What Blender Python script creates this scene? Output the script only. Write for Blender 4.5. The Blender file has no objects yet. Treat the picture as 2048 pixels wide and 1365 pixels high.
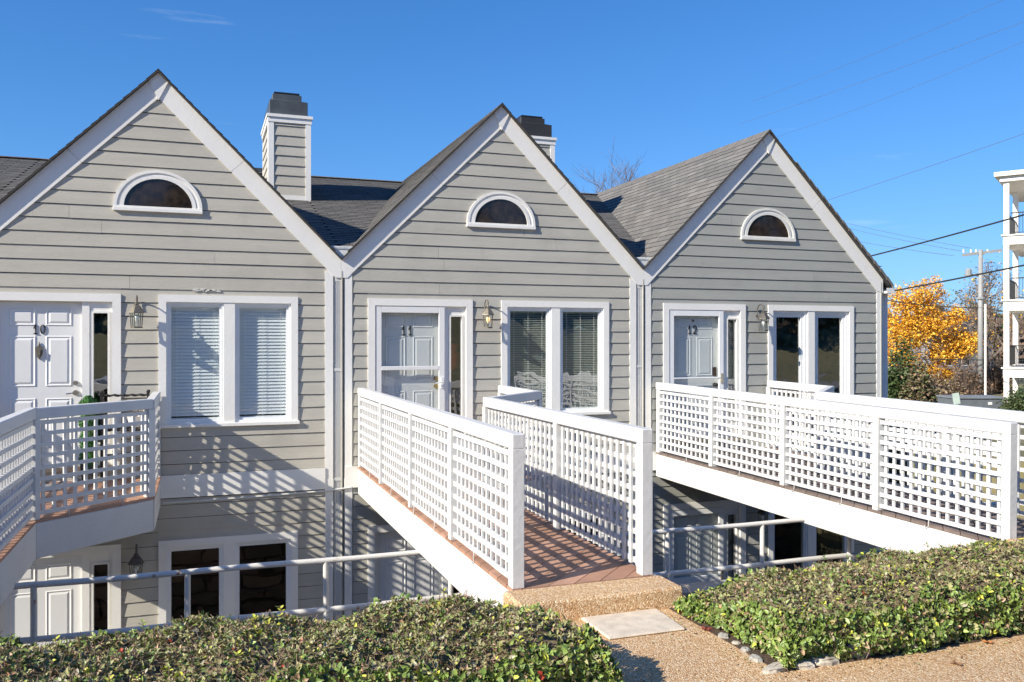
import bpy, math, random
import numpy as np
from mathutils import Vector, Matrix

# ---------------------------------------------------------------- camera, sky, sun, exposure
scene = bpy.context.scene
COL = scene.collection
R = math.radians
cam_d = bpy.data.cameras.new("camera"); cam = bpy.data.objects.new("camera", cam_d); COL.objects.link(cam)
CAM = Vector((0.49, -11.76, 1.555))
cam.location = CAM
cam.rotation_euler = (R(90), 0, -math.atan2(.3393, .9407))
cam_d.sensor_width = 36; cam_d.sensor_fit = 'HORIZONTAL'; cam_d.lens = 36 * 1731 / 2048
cam_d.clip_start = .05; cam_d.clip_end = 3000
scene.camera = cam

SUN_DIR = Vector((.949, .316, -.588)).normalized()       # the way the light travels
world = bpy.data.worlds.new("World"); scene.world = world; world.use_nodes = True
wn, wl = world.node_tree.nodes, world.node_tree.links
wn.clear()
wo = wn.new('ShaderNodeOutputWorld'); bg = wn.new('ShaderNodeBackground'); sky = wn.new('ShaderNodeTexSky')
sky.sky_type = 'NISHITA'; sky.sun_disc = False
sky.sun_elevation = math.asin(-SUN_DIR.z); sky.sun_rotation = math.atan2(-SUN_DIR.x, -SUN_DIR.y)
sky.altitude = 200; sky.air_density = 1.0; sky.dust_density = .2; sky.ozone_density = 3.0
hs = wn.new('ShaderNodeHueSaturation'); hs.inputs['Saturation'].default_value = 1.22; hs.inputs['Value'].default_value = 1.0
tc = wn.new('ShaderNodeTexCoord'); mp = wn.new('ShaderNodeMapping'); mp.inputs['Scale'].default_value = (1.4, 2.0, 14.0)
mp.inputs['Location'].default_value = (6.9, 0.0, 4.0)
nz = wn.new('ShaderNodeTexNoise'); nz.inputs['Scale'].default_value = 1.5; nz.inputs['Detail'].default_value = 7; nz.inputs['Roughness'].default_value = .6
cr = wn.new('ShaderNodeValToRGB'); cr.color_ramp.elements[0].position = .635; cr.color_ramp.elements[1].position = .86
cr.color_ramp.elements[1].color = (.45, .45, .45, 1)
mx = wn.new('ShaderNodeMixRGB'); mx.inputs['Color2'].default_value = (4.2, 4.5, 5.0, 1)
wl.new(tc.outputs['Generated'], mp.inputs['Vector']); wl.new(mp.outputs['Vector'], nz.inputs['Vector'])
wl.new(nz.outputs['Fac'], cr.inputs['Fac']); wl.new(sky.outputs['Color'], hs.inputs['Color'])
hs.inputs['Hue'].default_value = .506
kv = wn.new('ShaderNodeVectorMath'); kv.operation = 'MULTIPLY_ADD'; kv.inputs[1].default_value = (.15, .13, .065); kv.inputs[2].default_value = (1, 1, 1)
dv = wn.new('ShaderNodeVectorMath'); dv.operation = 'DIVIDE'
wl.new(hs.outputs['Color'], kv.inputs[0]); wl.new(hs.outputs['Color'], dv.inputs[0]); wl.new(kv.outputs['Vector'], dv.inputs[1])
tn = wn.new('ShaderNodeVectorMath'); tn.operation = 'MULTIPLY'; tn.inputs[1].default_value = (.49, .80, .97)
wl.new(dv.outputs['Vector'], tn.inputs[0])
wl.new(cr.outputs['Color'], mx.inputs['Fac']); wl.new(tn.outputs['Vector'], mx.inputs['Color1'])
wl.new(mx.outputs['Color'], bg.inputs['Color']); wl.new(bg.outputs['Background'], wo.inputs['Surface'])
bg.inputs['Strength'].default_value = .15

sun_d = bpy.data.lights.new("sun", 'SUN'); sun = bpy.data.objects.new("sun", sun_d); COL.objects.link(sun)
sun_d.energy = 5.0; sun_d.angle = R(.55); sun_d.color = (1.0, .925, .79)
sun.rotation_euler = SUN_DIR.to_track_quat('-Z', 'Y').to_euler()
sun.location = (-20, -15, 20)
vs = scene.view_settings
vs.view_transform = 'Standard'; vs.look = 'None'; vs.gamma = 1; vs.exposure = 0.62; vs.use_curve_mapping = False
scene.render.engine = 'CYCLES'
scene.cycles.max_bounces = 8; scene.cycles.transparent_max_bounces = 16

# ---------------------------------------------------------------- materials
def mat(name, c, rough=.6, var=.12, scale=3.0, stretch=(1, 1, 1), c2=None, bump=.0, bscale=60, bstretch=None, spec=.4,
        metal=0, rnd=.0, dirt=None, dirt_scale=1.5, dirt_lo=.55, dirt_hi=.75, sub=0):
    m = bpy.data.materials.new(name); m.use_nodes = True
    n, l = m.node_tree.nodes, m.node_tree.links
    b = n['Principled BSDF']; b.inputs['Roughness'].default_value = rough; b.inputs['Metallic'].default_value = metal
    b.inputs['Specular IOR Level'].default_value = spec
    geo = n.new('ShaderNodeNewGeometry'); mpn = n.new('ShaderNodeMapping'); mpn.inputs['Scale'].default_value = stretch
    l.new(geo.outputs['Position'], mpn.inputs['Vector'])
    t = n.new('ShaderNodeTexNoise'); t.inputs['Scale'].default_value = scale; t.inputs['Detail'].default_value = 6
    l.new(mpn.outputs['Vector'], t.inputs['Vector'])
    ra = n.new('ShaderNodeValToRGB'); ra.color_ramp.elements[0].position = .3; ra.color_ramp.elements[1].position = .7
    lo = [x * (1 - var) for x in c] if c2 is None else c2
    hi = [min(1, x * (1 + var)) for x in c] if c2 is None else c
    ra.color_ramp.elements[0].color = (*lo, 1); ra.color_ramp.elements[1].color = (*hi, 1)
    l.new(t.outputs['Fac'], ra.inputs['Fac'])
    out = ra.outputs['Color']
    if dirt:
        d = n.new('ShaderNodeTexNoise'); d.inputs['Scale'].default_value = dirt_scale; d.inputs['Detail'].default_value = 8
        d.inputs['Roughness'].default_value = .65
        l.new(geo.outputs['Position'], d.inputs['Vector'])
        dr = n.new('ShaderNodeValToRGB'); dr.color_ramp.elements[0].position = dirt_lo; dr.color_ramp.elements[1].position = dirt_hi
        l.new(d.outputs['Fac'], dr.inputs['Fac'])
        dm = n.new('ShaderNodeMixRGB'); dm.inputs['Color2'].default_value = (*dirt, 1)
        l.new(dr.outputs['Color'], dm.inputs['Fac']); l.new(out, dm.inputs['Color1']); out = dm.outputs['Color']
    if rnd:
        oi = n.new('ShaderNodeObjectInfo'); mr = n.new('ShaderNodeMapRange')
        mr.inputs['To Min'].default_value = 1 - rnd; mr.inputs['To Max'].default_value = 1 + rnd
        l.new(oi.outputs['Random'], mr.inputs['Value'])
        h = n.new('ShaderNodeHueSaturation'); l.new(mr.outputs['Result'], h.inputs['Value'])
        l.new(out, h.inputs['Color']); out = h.outputs['Color']
    l.new(out, b.inputs['Base Color'])
    if bump:
        t2 = n.new('ShaderNodeTexNoise'); t2.inputs['Scale'].default_value = bscale; t2.inputs['Detail'].default_value = 5
        if bstretch:
            m2 = n.new('ShaderNodeMapping'); m2.inputs['Scale'].default_value = bstretch
            l.new(geo.outputs['Position'], m2.inputs['Vector']); l.new(m2.outputs['Vector'], t2.inputs['Vector'])
        else:
            l.new(geo.outputs['Position'], t2.inputs['Vector'])
        bp = n.new('ShaderNodeBump'); bp.inputs['Strength'].default_value = bump; bp.inputs['Distance'].default_value = .01
        l.new(t2.outputs['Fac'], bp.inputs['Height']); l.new(bp.outputs['Normal'], b.inputs['Normal'])
    return m

def aggregate(name):
    m = bpy.data.materials.new(name); m.use_nodes = True
    n, l = m.node_tree.nodes, m.node_tree.links
    b = n['Principled BSDF']; b.inputs['Roughness'].default_value = .75
    geo = n.new('ShaderNodeNewGeometry')
    v = n.new('ShaderNodeTexVoronoi'); v.inputs['Scale'].default_value = 120
    l.new(geo.outputs['Position'], v.inputs['Vector'])
    sp = n.new('ShaderNodeSeparateColor'); l.new(v.outputs['Color'], sp.inputs['Color'])
    ra = n.new('ShaderNodeValToRGB'); e = ra.color_ramp.elements
    e[0].position = 0; e[0].color = (.30, .17, .08, 1); e[1].position = 1; e[1].color = (.86, .68, .46, 1)
    for p, c in ((.15, (.46, .26, .12)), (.4, (.64, .41, .21)), (.6, (.56, .33, .15)), (.8, (.68, .53, .34))):
        q = e.new(p); q.color = (*c, 1)
    l.new(sp.outputs['Red'], ra.inputs['Fac'])
    big = n.new('ShaderNodeTexNoise'); big.inputs['Scale'].default_value = 1.3; big.inputs['Detail'].default_value = 8
    l.new(geo.outputs['Position'], big.inputs['Vector'])
    mr = n.new('ShaderNodeMapRange'); mr.inputs['To Min'].default_value = .80; mr.inputs['To Max'].default_value = 1.15
    l.new(big.outputs['Fac'], mr.inputs['Value'])
    h = n.new('ShaderNodeHueSaturation'); l.new(mr.outputs['Result'], h.inputs['Value']); l.new(ra.outputs['Color'], h.inputs['Color'])
    dk = n.new('ShaderNodeMapRange'); dk.inputs['From Min'].default_value = 0.0; dk.inputs['From Max'].default_value = .75
    dk.inputs['To Min'].default_value = 1.0; dk.inputs['To Max'].default_value = 0.0
    l.new(v.outputs['Distance'], dk.inputs['Value'])
    l.new(h.outputs['Color'], b.inputs['Base Color'])
    bp = n.new('ShaderNodeBump'); bp.inputs['Strength'].default_value = .8; bp.inputs['Distance'].default_value = .006
    l.new(dk.outputs['Result'], bp.inputs['Height']); l.new(bp.outputs['Normal'], b.inputs['Normal'])
    return m

def glass(name, tint=(.9, .93, .93), refl=.0):
    m = bpy.data.materials.new(name); m.use_nodes = True
    n, l = m.node_tree.nodes, m.node_tree.links
    n.remove(n['Principled BSDF']); o = n['Material Output']
    tr = n.new('ShaderNodeBsdfTransparent'); tr.inputs['Color'].default_value = (*tint, 1)
    gl = n.new('ShaderNodeBsdfGlossy'); gl.inputs['Roughness'].default_value = .015
    geo = n.new('ShaderNodeNewGeometry'); t = n.new('ShaderNodeTexNoise'); t.inputs['Scale'].default_value = 2.2
    l.new(geo.outputs['Position'], t.inputs['Vector'])
    bp = n.new('ShaderNodeBump'); bp.inputs['Strength'].default_value = .25; bp.inputs['Distance'].default_value = .02
    l.new(t.outputs['Fac'], bp.inputs['Height']); l.new(bp.outputs['Normal'], gl.inputs['Normal'])
    # two-sided Schlick reflectance of a thin pane
    dt = n.new('ShaderNodeVectorMath'); dt.operation = 'DOT_PRODUCT'
    l.new(geo.outputs['Incoming'], dt.inputs[0]); l.new(geo.outputs['Normal'], dt.inputs[1])
    ab = n.new('ShaderNodeMath'); ab.operation = 'ABSOLUTE'; l.new(dt.outputs['Value'], ab.inputs[0])
    fc = n.new('ShaderNodeMath'); fc.operation = 'SUBTRACT'; fc.inputs[0].default_value = 1; l.new(ab.outputs[0], fc.inputs[1])
    pw = n.new('ShaderNodeMath'); pw.operation = 'POWER'; pw.inputs[1].default_value = 5; l.new(fc.outputs[0], pw.inputs[0])
    ad = n.new('ShaderNodeMath'); ad.operation = 'MULTIPLY_ADD'; ad.inputs[1].default_value = .9; ad.inputs[2].default_value = .08 + refl
    l.new(pw.outputs[0], ad.inputs[0])
    mix = n.new('ShaderNodeMixShader'); l.new(ad.outputs[0], mix.inputs['Fac']); l.new(tr.outputs[0], mix.inputs[1]); l.new(gl.outputs[0], mix.inputs[2])
    l.new(mix.outputs[0], o.inputs['Surface'])
    return m

def emit(name, c, s):
    m = bpy.data.materials.new(name); m.use_nodes = True
    b = m.node_tree.nodes['Principled BSDF']; b.inputs['Base Color'].default_value = (*c, 1)
    b.inputs['Emission Color'].default_value = (*c, 1); b.inputs['Emission Strength'].default_value = s
    return m

GR = (1.2, 9, 9)
M_SIDE = [mat("siding_paint_%d" % i, c, .62, var=.06, scale=1.6, stretch=(.5, 1, 5), bump=.35, bscale=14, bstretch=(.8, 6, 16), rnd=.035,
              dirt=tuple(x * .78 for x in c), dirt_scale=1.1, dirt_lo=.52, dirt_hi=.85)
          for i, c in enumerate([(.475, .448, .385), (.445, .428, .375), (.350, .352, .322)])]
M_LAP = mat("board_lap_shade", (.035, .033, .028), .95)  # near-black strip painting the shadow line in the gap under each lip
M_WHITE = mat("white_trim_paint", (.80, .785, .745), .5, var=.03, scale=2, bump=.15, bscale=25, dirt=(.62, .60, .55), dirt_scale=2.2, dirt_lo=.6, dirt_hi=.9)
M_RAIL = mat("white_railing_paint", (.62, .62, .61), .5, var=.03, scale=5, bump=.3, bscale=22, dirt=(.6, .58, .53), dirt_scale=9, dirt_lo=.66, dirt_hi=.85)
M_BEAM = mat("white_beam_paint", (.61, .605, .59), .55, var=.05, scale=2, bump=.5, bscale=10, bstretch=(3, 1, 9), dirt=(.50, .47, .42), dirt_scale=13, dirt_lo=.70, dirt_hi=.80)
M_DOOR = mat("white_door_paint", (.74, .74, .73), .38, var=.015)
M_VINYL = mat("vinyl_frame", (.78, .79, .79), .4, var=.03)
M_CREAM = mat("weathered_window_trim", (.72, .71, .66), .6, var=.05, scale=8, dirt=(.35, .32, .27), dirt_scale=30, dirt_lo=.64, dirt_hi=.72, bump=.4, bscale=60)
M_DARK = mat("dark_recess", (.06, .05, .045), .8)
M_GREYPIPE = mat("downspout_metal", (.62, .62, .60), .45, var=.03)
M_BLUEPIPE = mat("white_downspout_metal", (.72, .73, .76), .45, var=.03)
M_GUTTER = mat("gutter_metal", (.70, .71, .70), .4, var=.08, scale=15, dirt=(.35, .33, .3), dirt_scale=25, dirt_lo=.6, dirt_hi=.7)
M_CAP = mat("chimney_cap_grey_metal", (.085, .095, .10), .42, var=.2, scale=4, metal=.2)
M_CAPD = mat("chimney_cap_dark_metal", (.036, .034, .035), .5, var=.2, scale=4)
M_SH = [mat("shingle_%d" % i, c, .92, var=.22, scale=45, bump=.5, bscale=240, rnd=.09) for i, c in
        enumerate([(.155, .150, .143), (.170, .163, .153), (.142, .138, .133), (.160, .150, .141), (.186, .179, .168)])]
M_SHE = mat("shingle_edge", (.05, .048, .045), .95)
M_RIDGEB = mat("brown_ridge_shingle", (.12, .075, .055), .92, var=.2, scale=40, rnd=.1)
M_ROOFD = mat("roof_felt", (.05, .047, .045), .95)
M_BLIND = mat("white_blind_slat", (.80, .83, .84), .55, var=.02)
M_BLIND2 = mat("cream_blind_slat", (.74, .74, .69), .5, var=.02)
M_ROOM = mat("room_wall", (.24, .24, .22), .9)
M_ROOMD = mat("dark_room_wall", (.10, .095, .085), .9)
M_GLASS = glass("window_glass"); M_GLASSR = glass("reflective_window_glass", (.72, .78, .76), .19)
M_GLASSD = glass("lake_grey_window_glass", (.75, .80, .80), .27)
M_ARCH = mat("attic_glass_painted_reflection", (.050, .034, .023), .06, c2=(.010, .008, .008), scale=9, spec=.5)  # brown mottling paints reflected trees and the attic's darkness into the pane colour
M_DECK = [mat("deck_board_%d" % i, c, .7, var=.14, scale=5, bump=.3, bscale=90, rnd=.08, dirt=(.25, .19, .16), dirt_scale=6, dirt_lo=.58, dirt_hi=.8)
          for i, c in enumerate([(.40, .225, .15), (.365, .205, .135), (.43, .25, .17)])]
M_DECKG = mat("weathered_deck_board", (.19, .145, .125), .8, var=.2, scale=6, bump=.3, bscale=90, rnd=.12)
M_JOIST = mat("joist_wood", (.13, .095, .075), .85, var=.2)
M_AGG = aggregate("exposed_aggregate")
M_CONC = mat("pale_concrete", (.66, .57, .45), .85, var=.14, scale=14, bump=.6, bscale=140, dirt=(.36, .29, .21), dirt_scale=40, dirt_lo=.62, dirt_hi=.72)
M_LAWN = mat("lawn", (.12, .125, .055), .95, c2=(.25, .21, .12), scale=.9, bump=.8, bscale=90)
M_MULCH = mat("mulch", (.09, .06, .04), .95, var=.4, scale=30, bump=1, bscale=60)
M_PATIO = mat("patio_concrete", (.36, .34, .31), .9, var=.1)
M_STONEW = [mat("wall_stone_%d" % i, c, .9, var=.3, scale=8, bump=.6, bscale=30) for i, c in enumerate([(.14, .10, .075), (.10, .075, .06), (.18, .13, .095)])]
M_ROCK = mat("pale_limestone", (.50, .45, .37), .9, var=.3, scale=9, bump=.9, bscale=28, dirt=(.22, .17, .12), dirt_scale=12, dirt_lo=.55, dirt_hi=.7)
M_ROCKG = mat("grey_limestone", (.38, .36, .32), .9, var=.35, scale=12, bump=.9, bscale=34)
M_PIPE = mat("painted_steel_pipe", (.64, .62, .58), .5, var=.05, dirt=(.30, .15, .07), dirt_scale=9, dirt_lo=.63, dirt_hi=.70, bump=.3, bscale=60)
M_BRONZE = mat("weathered_bronze", (.10, .09, .078), .5, var=.35, scale=40, metal=.2)
M_PEWTER = mat("tarnished_pewter", (.17, .15, .12), .5, var=.3, scale=40, metal=.35)
M_IRON = mat("black_iron", (.02, .018, .016), .5)
M_BLACK = mat("black_enamel", (.015, .015, .015), .4)
M_BRASS = mat("brass", (.65, .48, .22), .28, metal=1)
M_NICKEL = mat("satin_nickel", (.60, .56, .48), .3, metal=1)
M_BULB = mat("frosted_bulb", (.86, .86, .82), .3, var=.02)
M_BULBW = emit("warm_bulb", (1.0, .62, .28), 1.2)
M_POT = mat("dark_planter", (.05, .05, .05), .6); M_WPOT = mat("white_ceramic", (.74, .72, .68), .35)
M_ORANGE = mat("orange_glaze", (.75, .10, .02), .2, var=.2, scale=5)
M_MAT = mat("grey_doormat", (.30, .31, .30), .95, var=.3, scale=60)
LEAFC = {
    'g1': (.185, .265, .060), 'g2': (.240, .320, .075), 'g3': (.130, .200, .050), 'olive': (.330, .320, .135), 'olive2': (.260, .250, .110),
    'yel': (.55, .56, .08), 'brown': (.40, .27, .17), 'pink': (.52, .27, .16), 'red': (.38, .06, .03), 'grey': (.36, .33, .22)}
M_LEAF = {k: mat("leaf_" + k, c, .42 if k[0] == 'g' else .6, var=.25, scale=25, spec=.45) for k, c in LEAFC.items()}
M_TWIG = mat("twig_bark", (.24, .165, .115), .9, var=.3, scale=20)
M_TOPI = mat("boxwood_leaf", (.045, .16, .03), .55, var=.4, scale=60)
M_YEL = [mat("yellow_leaf_%d" % i, c, .6, var=.15, scale=4) for i, c in enumerate([(.86, .50, .045), (.90, .60, .10), (.76, .38, .045)])]
M_BARK = mat("grey_bark", (.16, .125, .10), .9, var=.3, scale=5)
M_TWIGF = mat("far_twig_bark", (.20, .155, .13), .9, var=.3, scale=3)
M_BUSHG = [mat("shrub_leaf_%d" % i, c, .6, var=.3, scale=3) for i, c in enumerate([(.06, .10, .03), (.10, .13, .05), (.24, .20, .11)])]
M_BUSHB = [mat("dry_leaf_%d" % i, c, .8, var=.3, scale=3) for i, c in enumerate([(.22, .14, .09), (.28, .20, .13), (.16, .11, .08)])]
M_POLE = mat("galvanised_pole", (.30, .31, .32), .5, var=.08, scale=3)
M_WIRE = mat("black_cable", (.03, .03, .032), .6); M_WIREG = mat("thin_grey_wire", (.12, .14, .17), .5)
M_APT = mat("apartment_white_trim", (.80, .77, .72), .55, var=.02); M_APTW = mat("apartment_wall", (.52, .47, .40), .8)
M_STEEL = mat("grey_bin_metal", (.13, .145, .16), .5, var=.15)
M_HILL = mat("hill_brush", (.15, .115, .08), .95, c2=(.085, .075, .05), scale=.35, bump=1, bscale=2)

# ---------------------------------------------------------------- mesh helpers
class MB:
    def __init__(s): s.v = []; s.f = []; s.m = []
    def add(s, vs, fs, mi=0):
        o = len(s.v); s.v += [tuple(p) for p in vs]
        for f in fs: s.f.append(tuple(i + o for i in f)); s.m.append(mi)
        return s
    def box(s, x0, x1, y0, y1, z0, z1, mi=0):
        return s.add([(x0, y0, z0), (x1, y0, z0), (x1, y1, z0), (x0, y1, z0), (x0, y0, z1), (x1, y0, z1), (x1, y1, z1), (x0, y1, z1)],
                     [(0, 3, 2, 1), (4, 5, 6, 7), (0, 1, 5, 4), (1, 2, 6, 5), (2, 3, 7, 6), (3, 0, 4, 7)], mi)
    def prism(s, poly, y0, y1, mi=0):               # polygon in XZ (counter-clockwise seen from -Y), extruded along Y
        n = len(poly)
        return s.add([(x, y0, z) for x, z in poly] + [(x, y1, z) for x, z in poly],
                     [tuple(range(n)), tuple(range(2 * n - 1, n - 1, -1))] + [(i, i + n, (i + 1) % n + n, (i + 1) % n) for i in range(n)], mi)
    def slab(s, poly, z0, z1, mi=0):                # polygon in XY, extruded along Z
        n = len(poly)
        return s.add([(x, y, z1) for x, y in poly] + [(x, y, z0) for x, y in poly],
                     [tuple(range(n)), tuple(range(2 * n - 1, n - 1, -1))] + [(i, i + n, (i + 1) % n + n, (i + 1) % n) for i in range(n)], mi)
    def obox(s, p, q, w, h, up=Vector((0, 0, 1)), mi=0):   # bar from p to q, w across, h along up
        p = Vector(p); q = Vector(q); d = (q - p).normalized(); a = d.cross(up).normalized() * (w / 2); b = a.cross(d).normalized() * (h / 2)
        return s.add([p - a - b, p + a - b, p + a + b, p - a + b, q - a - b, q + a - b, q + a + b, q - a + b],
                     [(0, 1, 2, 3), (7, 6, 5, 4), (0, 4, 5, 1), (1, 5, 6, 2), (2, 6, 7, 3), (3, 7, 4, 0)], mi)
    def tube(s, pts, r, n=8, mi=0, r1=None, caps=True):
        pts = [Vector(p) for p in pts]; k = len(pts); vs = []; fs = []
        for i, p in enumerate(pts):
            d = (pts[min(i + 1, k - 1)] - pts[max(i - 1, 0)]).normalized()
            u = Vector((0, 0, 1)) if abs(d.z) < .9 else Vector((1, 0, 0))
            a = d.cross(u).normalized(); b = a.cross(d)
            rr = r if r1 is None else r + (r1 - r) * i / (k - 1)
            vs += [p + a * rr * math.cos(t * 2 * math.pi / n) + b * rr * math.sin(t * 2 * math.pi / n) for t in range(n)]
        for i in range(k - 1):
            for t in range(n):
                fs.append((i * n + t, i * n + (t + 1) % n, (i + 1) * n + (t + 1) % n, (i + 1) * n + t))
        if caps: fs += [tuple(range(n - 1, -1, -1)), tuple(range((k - 1) * n, k * n))]
        return s.add(vs, fs, mi)
    def lathe(s, prof, c, n=12, mi=0, rot=0):       # prof: (r, z)
        vs = []; fs = []; c = Vector(c)
        for r, z in prof:
            vs += [c + Vector((r * math.cos(rot + t * 2 * math.pi / n), r * math.sin(rot + t * 2 * math.pi / n), z)) for t in range(n)]
        for i in range(len(prof) - 1):
            for t in range(n): fs.append((i * n + t, i * n + (t + 1) % n, (i + 1) * n + (t + 1) % n, (i + 1) * n + t))
        fs += [tuple(range(n - 1, -1, -1)), tuple(range((len(prof) - 1) * n, len(prof) * n))]
        return s.add(vs, fs, mi)
    def mesh(s, name, mats):
        me = bpy.data.meshes.new(name); me.from_pydata([tuple(v) for v in s.v], [], s.f)
        for m in (mats if isinstance(mats, (list, tuple)) else [mats]): me.materials.append(m)
        if any(s.m): me.polygons.foreach_set('material_index', s.m)
        me.update(); return me
    def build(s, name, mats, parent=None, smooth=False, bevel=0):
        me = s.mesh(name, mats)
        if smooth: me.shade_smooth()
        o = bpy.data.objects.new(name, me); COL.objects.link(o)
        if parent: o.parent = parent
        if bevel:
            b = o.modifiers.new("bevel", 'BEVEL'); b.width = bevel; b.segments = 1; b.limit_method = 'ANGLE'; b.angle_limit = R(40)
        return o

def inst(name, me, parent=None, loc=(0, 0, 0), rot=(0, 0, 0), sc=(1, 1, 1)):
    o = bpy.data.objects.new(name, me); COL.objects.link(o); o.parent = parent
    o.location = loc; o.rotation_euler = rot; o.scale = sc; return o
def empty(name, loc=(0, 0, 0), parent=None, rz=0):
    o = bpy.data.objects.new(name, None); COL.objects.link(o); o.location = loc; o.rotation_euler = (0, 0, rz); o.empty_display_size = .2
    if parent: o.parent = parent
    return o
def tag(o, label=None, cat=None, group=None, kind=None):
    if label: o['label'] = label
    if cat: o['category'] = cat
    if group: o['group'] = group
    if kind: o['kind'] = kind
    return o
KIDS = {}
def copy_tree(o, parent=None):
    kids = {}
    for x in bpy.data.objects:
        if x.parent: kids.setdefault(x.parent.name, []).append(x)
    def rec(o, parent):
        c = o.copy(); COL.objects.link(c); c.parent = parent
        for ch in kids.get(o.name, []): rec(ch, c)
        return c
    return rec(o, parent)
def P3(px, py, d):                                   # a far point given by its bearing, height angle and distance (photo pixels)
    u = (px - 1024) / 1731
    return Vector((.49 + d * (.9407 * u + .3393), -11.76 + d * (.9407 - .3393 * u), 1.555 - (py - 682.5) * d / 1731))

# ---------------------------------------------------------------- ground
W = 4.572
def gh(x, y):
    if -14 < x < 12.4 and -3.5 < y < 9: return -3.13
    h = -.31
    if -14 < x < 12.4 and -6.3 < y <= -3.5: h = -.31 - (y + 6.3) / 2.8 * .95
    if x > 13: h -= min(.9, .045 * (x - 13))
    if y > 9: h -= min(.9, .05 * (y - 9)) if x <= 13 else 0
    r = math.hypot(x, y)
    if y < -22: h += min(4.6, (-22 - y) * (.13 + .05 * math.sin(x * .12)))
    if r > 75 and y > -40: h += min(9, (r - 75) * .09) * (.75 + .25 * math.sin(math.atan2(y, x) * 5 + 1))
    return h
def axis(cuts, lo, hi):
    a = []
    for c0, c1 in zip(cuts[:-1], cuts[1:]):
        n = max(1, int((c1 - c0) / (2.5 if abs(c0) < 30 else 15)))
        a += [c0 + (c1 - c0) * i / n for i in range(n)]
    return a + [cuts[-1]]
xs = axis([-600, -150, -60, -50, -30, -14.01, -13.99, 12.39, 12.41, 13, 29, 45, 60, 75, 90, 200, 700], 0, 0)
ys = axis([-600, -150, -60, -55, -50.8, -40, -30, -22, -20, -6.3, -3.501, -3.499, 8.99, 9.01, 30, 60, 120, 250, 800], 0, 0)
g = MB(); nx, ny = len(xs), len(ys)
g.v = [(x, y, gh(x, y)) for y in ys for x in xs]
for j in range(ny - 1):
    for i in range(nx - 1):
        g.f.append((j * nx + i, j * nx + i + 1, (j + 1) * nx + i + 1, (j + 1) * nx + i))
        x, y = xs[i] * .5 + xs[i + 1] * .5, ys[j] * .5 + ys[j + 1] * .5
        g.m.append(2 if (-14 < x < 12.4 and -3.5 < y < 9) else (1 if (-14 < x < 12.4 and -7.7 < y <= -3.5) else (3 if math.hypot(x, y) > 75 else 0)))
tag(g.build("ground", [M_LAWN, M_MULCH, M_PATIO, M_HILL]), kind='structure')
w = MB()
w.slab([(-16, -14), (20, -14), (20, -7.74), (3.53, -7.74), (3.53, -6.3), (2.5, -6.3), (2.5, -7.74), (-16, -7.74)], -.5, -.29)
tag(w.build("walkway", M_AGG), kind='structure')
w = MB(); w.slab([(-60, -21.9), (60, -21.9), (60, -14.05), (-60, -14.05)], -.5, -.285)
tag(w.build("parking_lot", mat("sunbleached_asphalt", (.20, .19, .18), .9, var=.2, scale=30)), kind='structure')
b = MB(); b.slab([(-14, -7.74), (2.5, -7.74), (2.5, -6.32), (-14, -6.32)], -.4, -.285); b.slab([(3.53, -7.74), (12.3, -7.74), (12.3, -6.32), (3.53, -6.32)], -.4, -.285)
tag(b.build("planting_bed", M_MULCH), kind='structure')

# ---------------------------------------------------------------- townhouses
ZB0 = 2.21; PITCH = .1705
shingle_me = []
def shingle_meshes():
    rng = random.Random(3)
    for i in range(10):
        w_ = .295 + rng.uniform(-.006, .004); t = .007 + rng.uniform(0, .004); L = .17
        # local frame: x along course, y up the slope, z out of the roof
        sk = rng.uniform(-.004, .004)
        me = MB().add([(-w_ / 2, 0, .004), (w_ / 2, sk, .004), (w_ / 2, L, 0), (-w_ / 2, L, 0),
                       (-w_ / 2, 0, .004 + t), (w_ / 2, sk, .004 + t), (w_ / 2, L, .002), (-w_ / 2, L, .002)],
                      [(4, 5, 6, 7)], 0)
        me.add(me.v[:8], [(0, 1, 5, 4), (1, 2, 6, 5), (3, 0, 4, 7)], 1)
        shingle_me.append(me.mesh("shingle", [M_SH[i % 5], M_SHE]))
shingle_meshes()

def lay_shingles(house, k, places, limit=285):
    """places: (origin, x-axis, slope-axis, score) in house coordinates; nearest become parts, the rest one field"""
    rng = random.Random(50 + k)
    places.sort(key=lambda p: p[3])
    fld = MB()
    for i, (o, ax, ay, sc) in enumerate(places):
        az = ax.cross(ay).normalized()
        Mx = Matrix((ax, ay, az)).transposed()
        me = shingle_me[rng.randrange(10)]
        off = ay * rng.uniform(-.003, .003)
        if i < limit and sc < 900:
            s = inst("shingle", me, house, o + off); s.rotation_euler = Mx.to_euler()
        else:
            vi = [Mx @ v.co + o + off for v in me.vertices]
            base = M_SH.index(me.materials[0])
            n0 = len(fld.v); fld.v += [tuple(v) for v in vi]
            for p in me.polygons:
                fld.f.append(tuple(n0 + q for q in p.vertices)); fld.m.append(base if p.material_index == 0 else 5)
    if fld.v: tag(fld.build("shingle_field", M_SH + [M_SHE], house), kind='stuff')

def roof_z(y): return 2.80 + .333 * y

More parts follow.
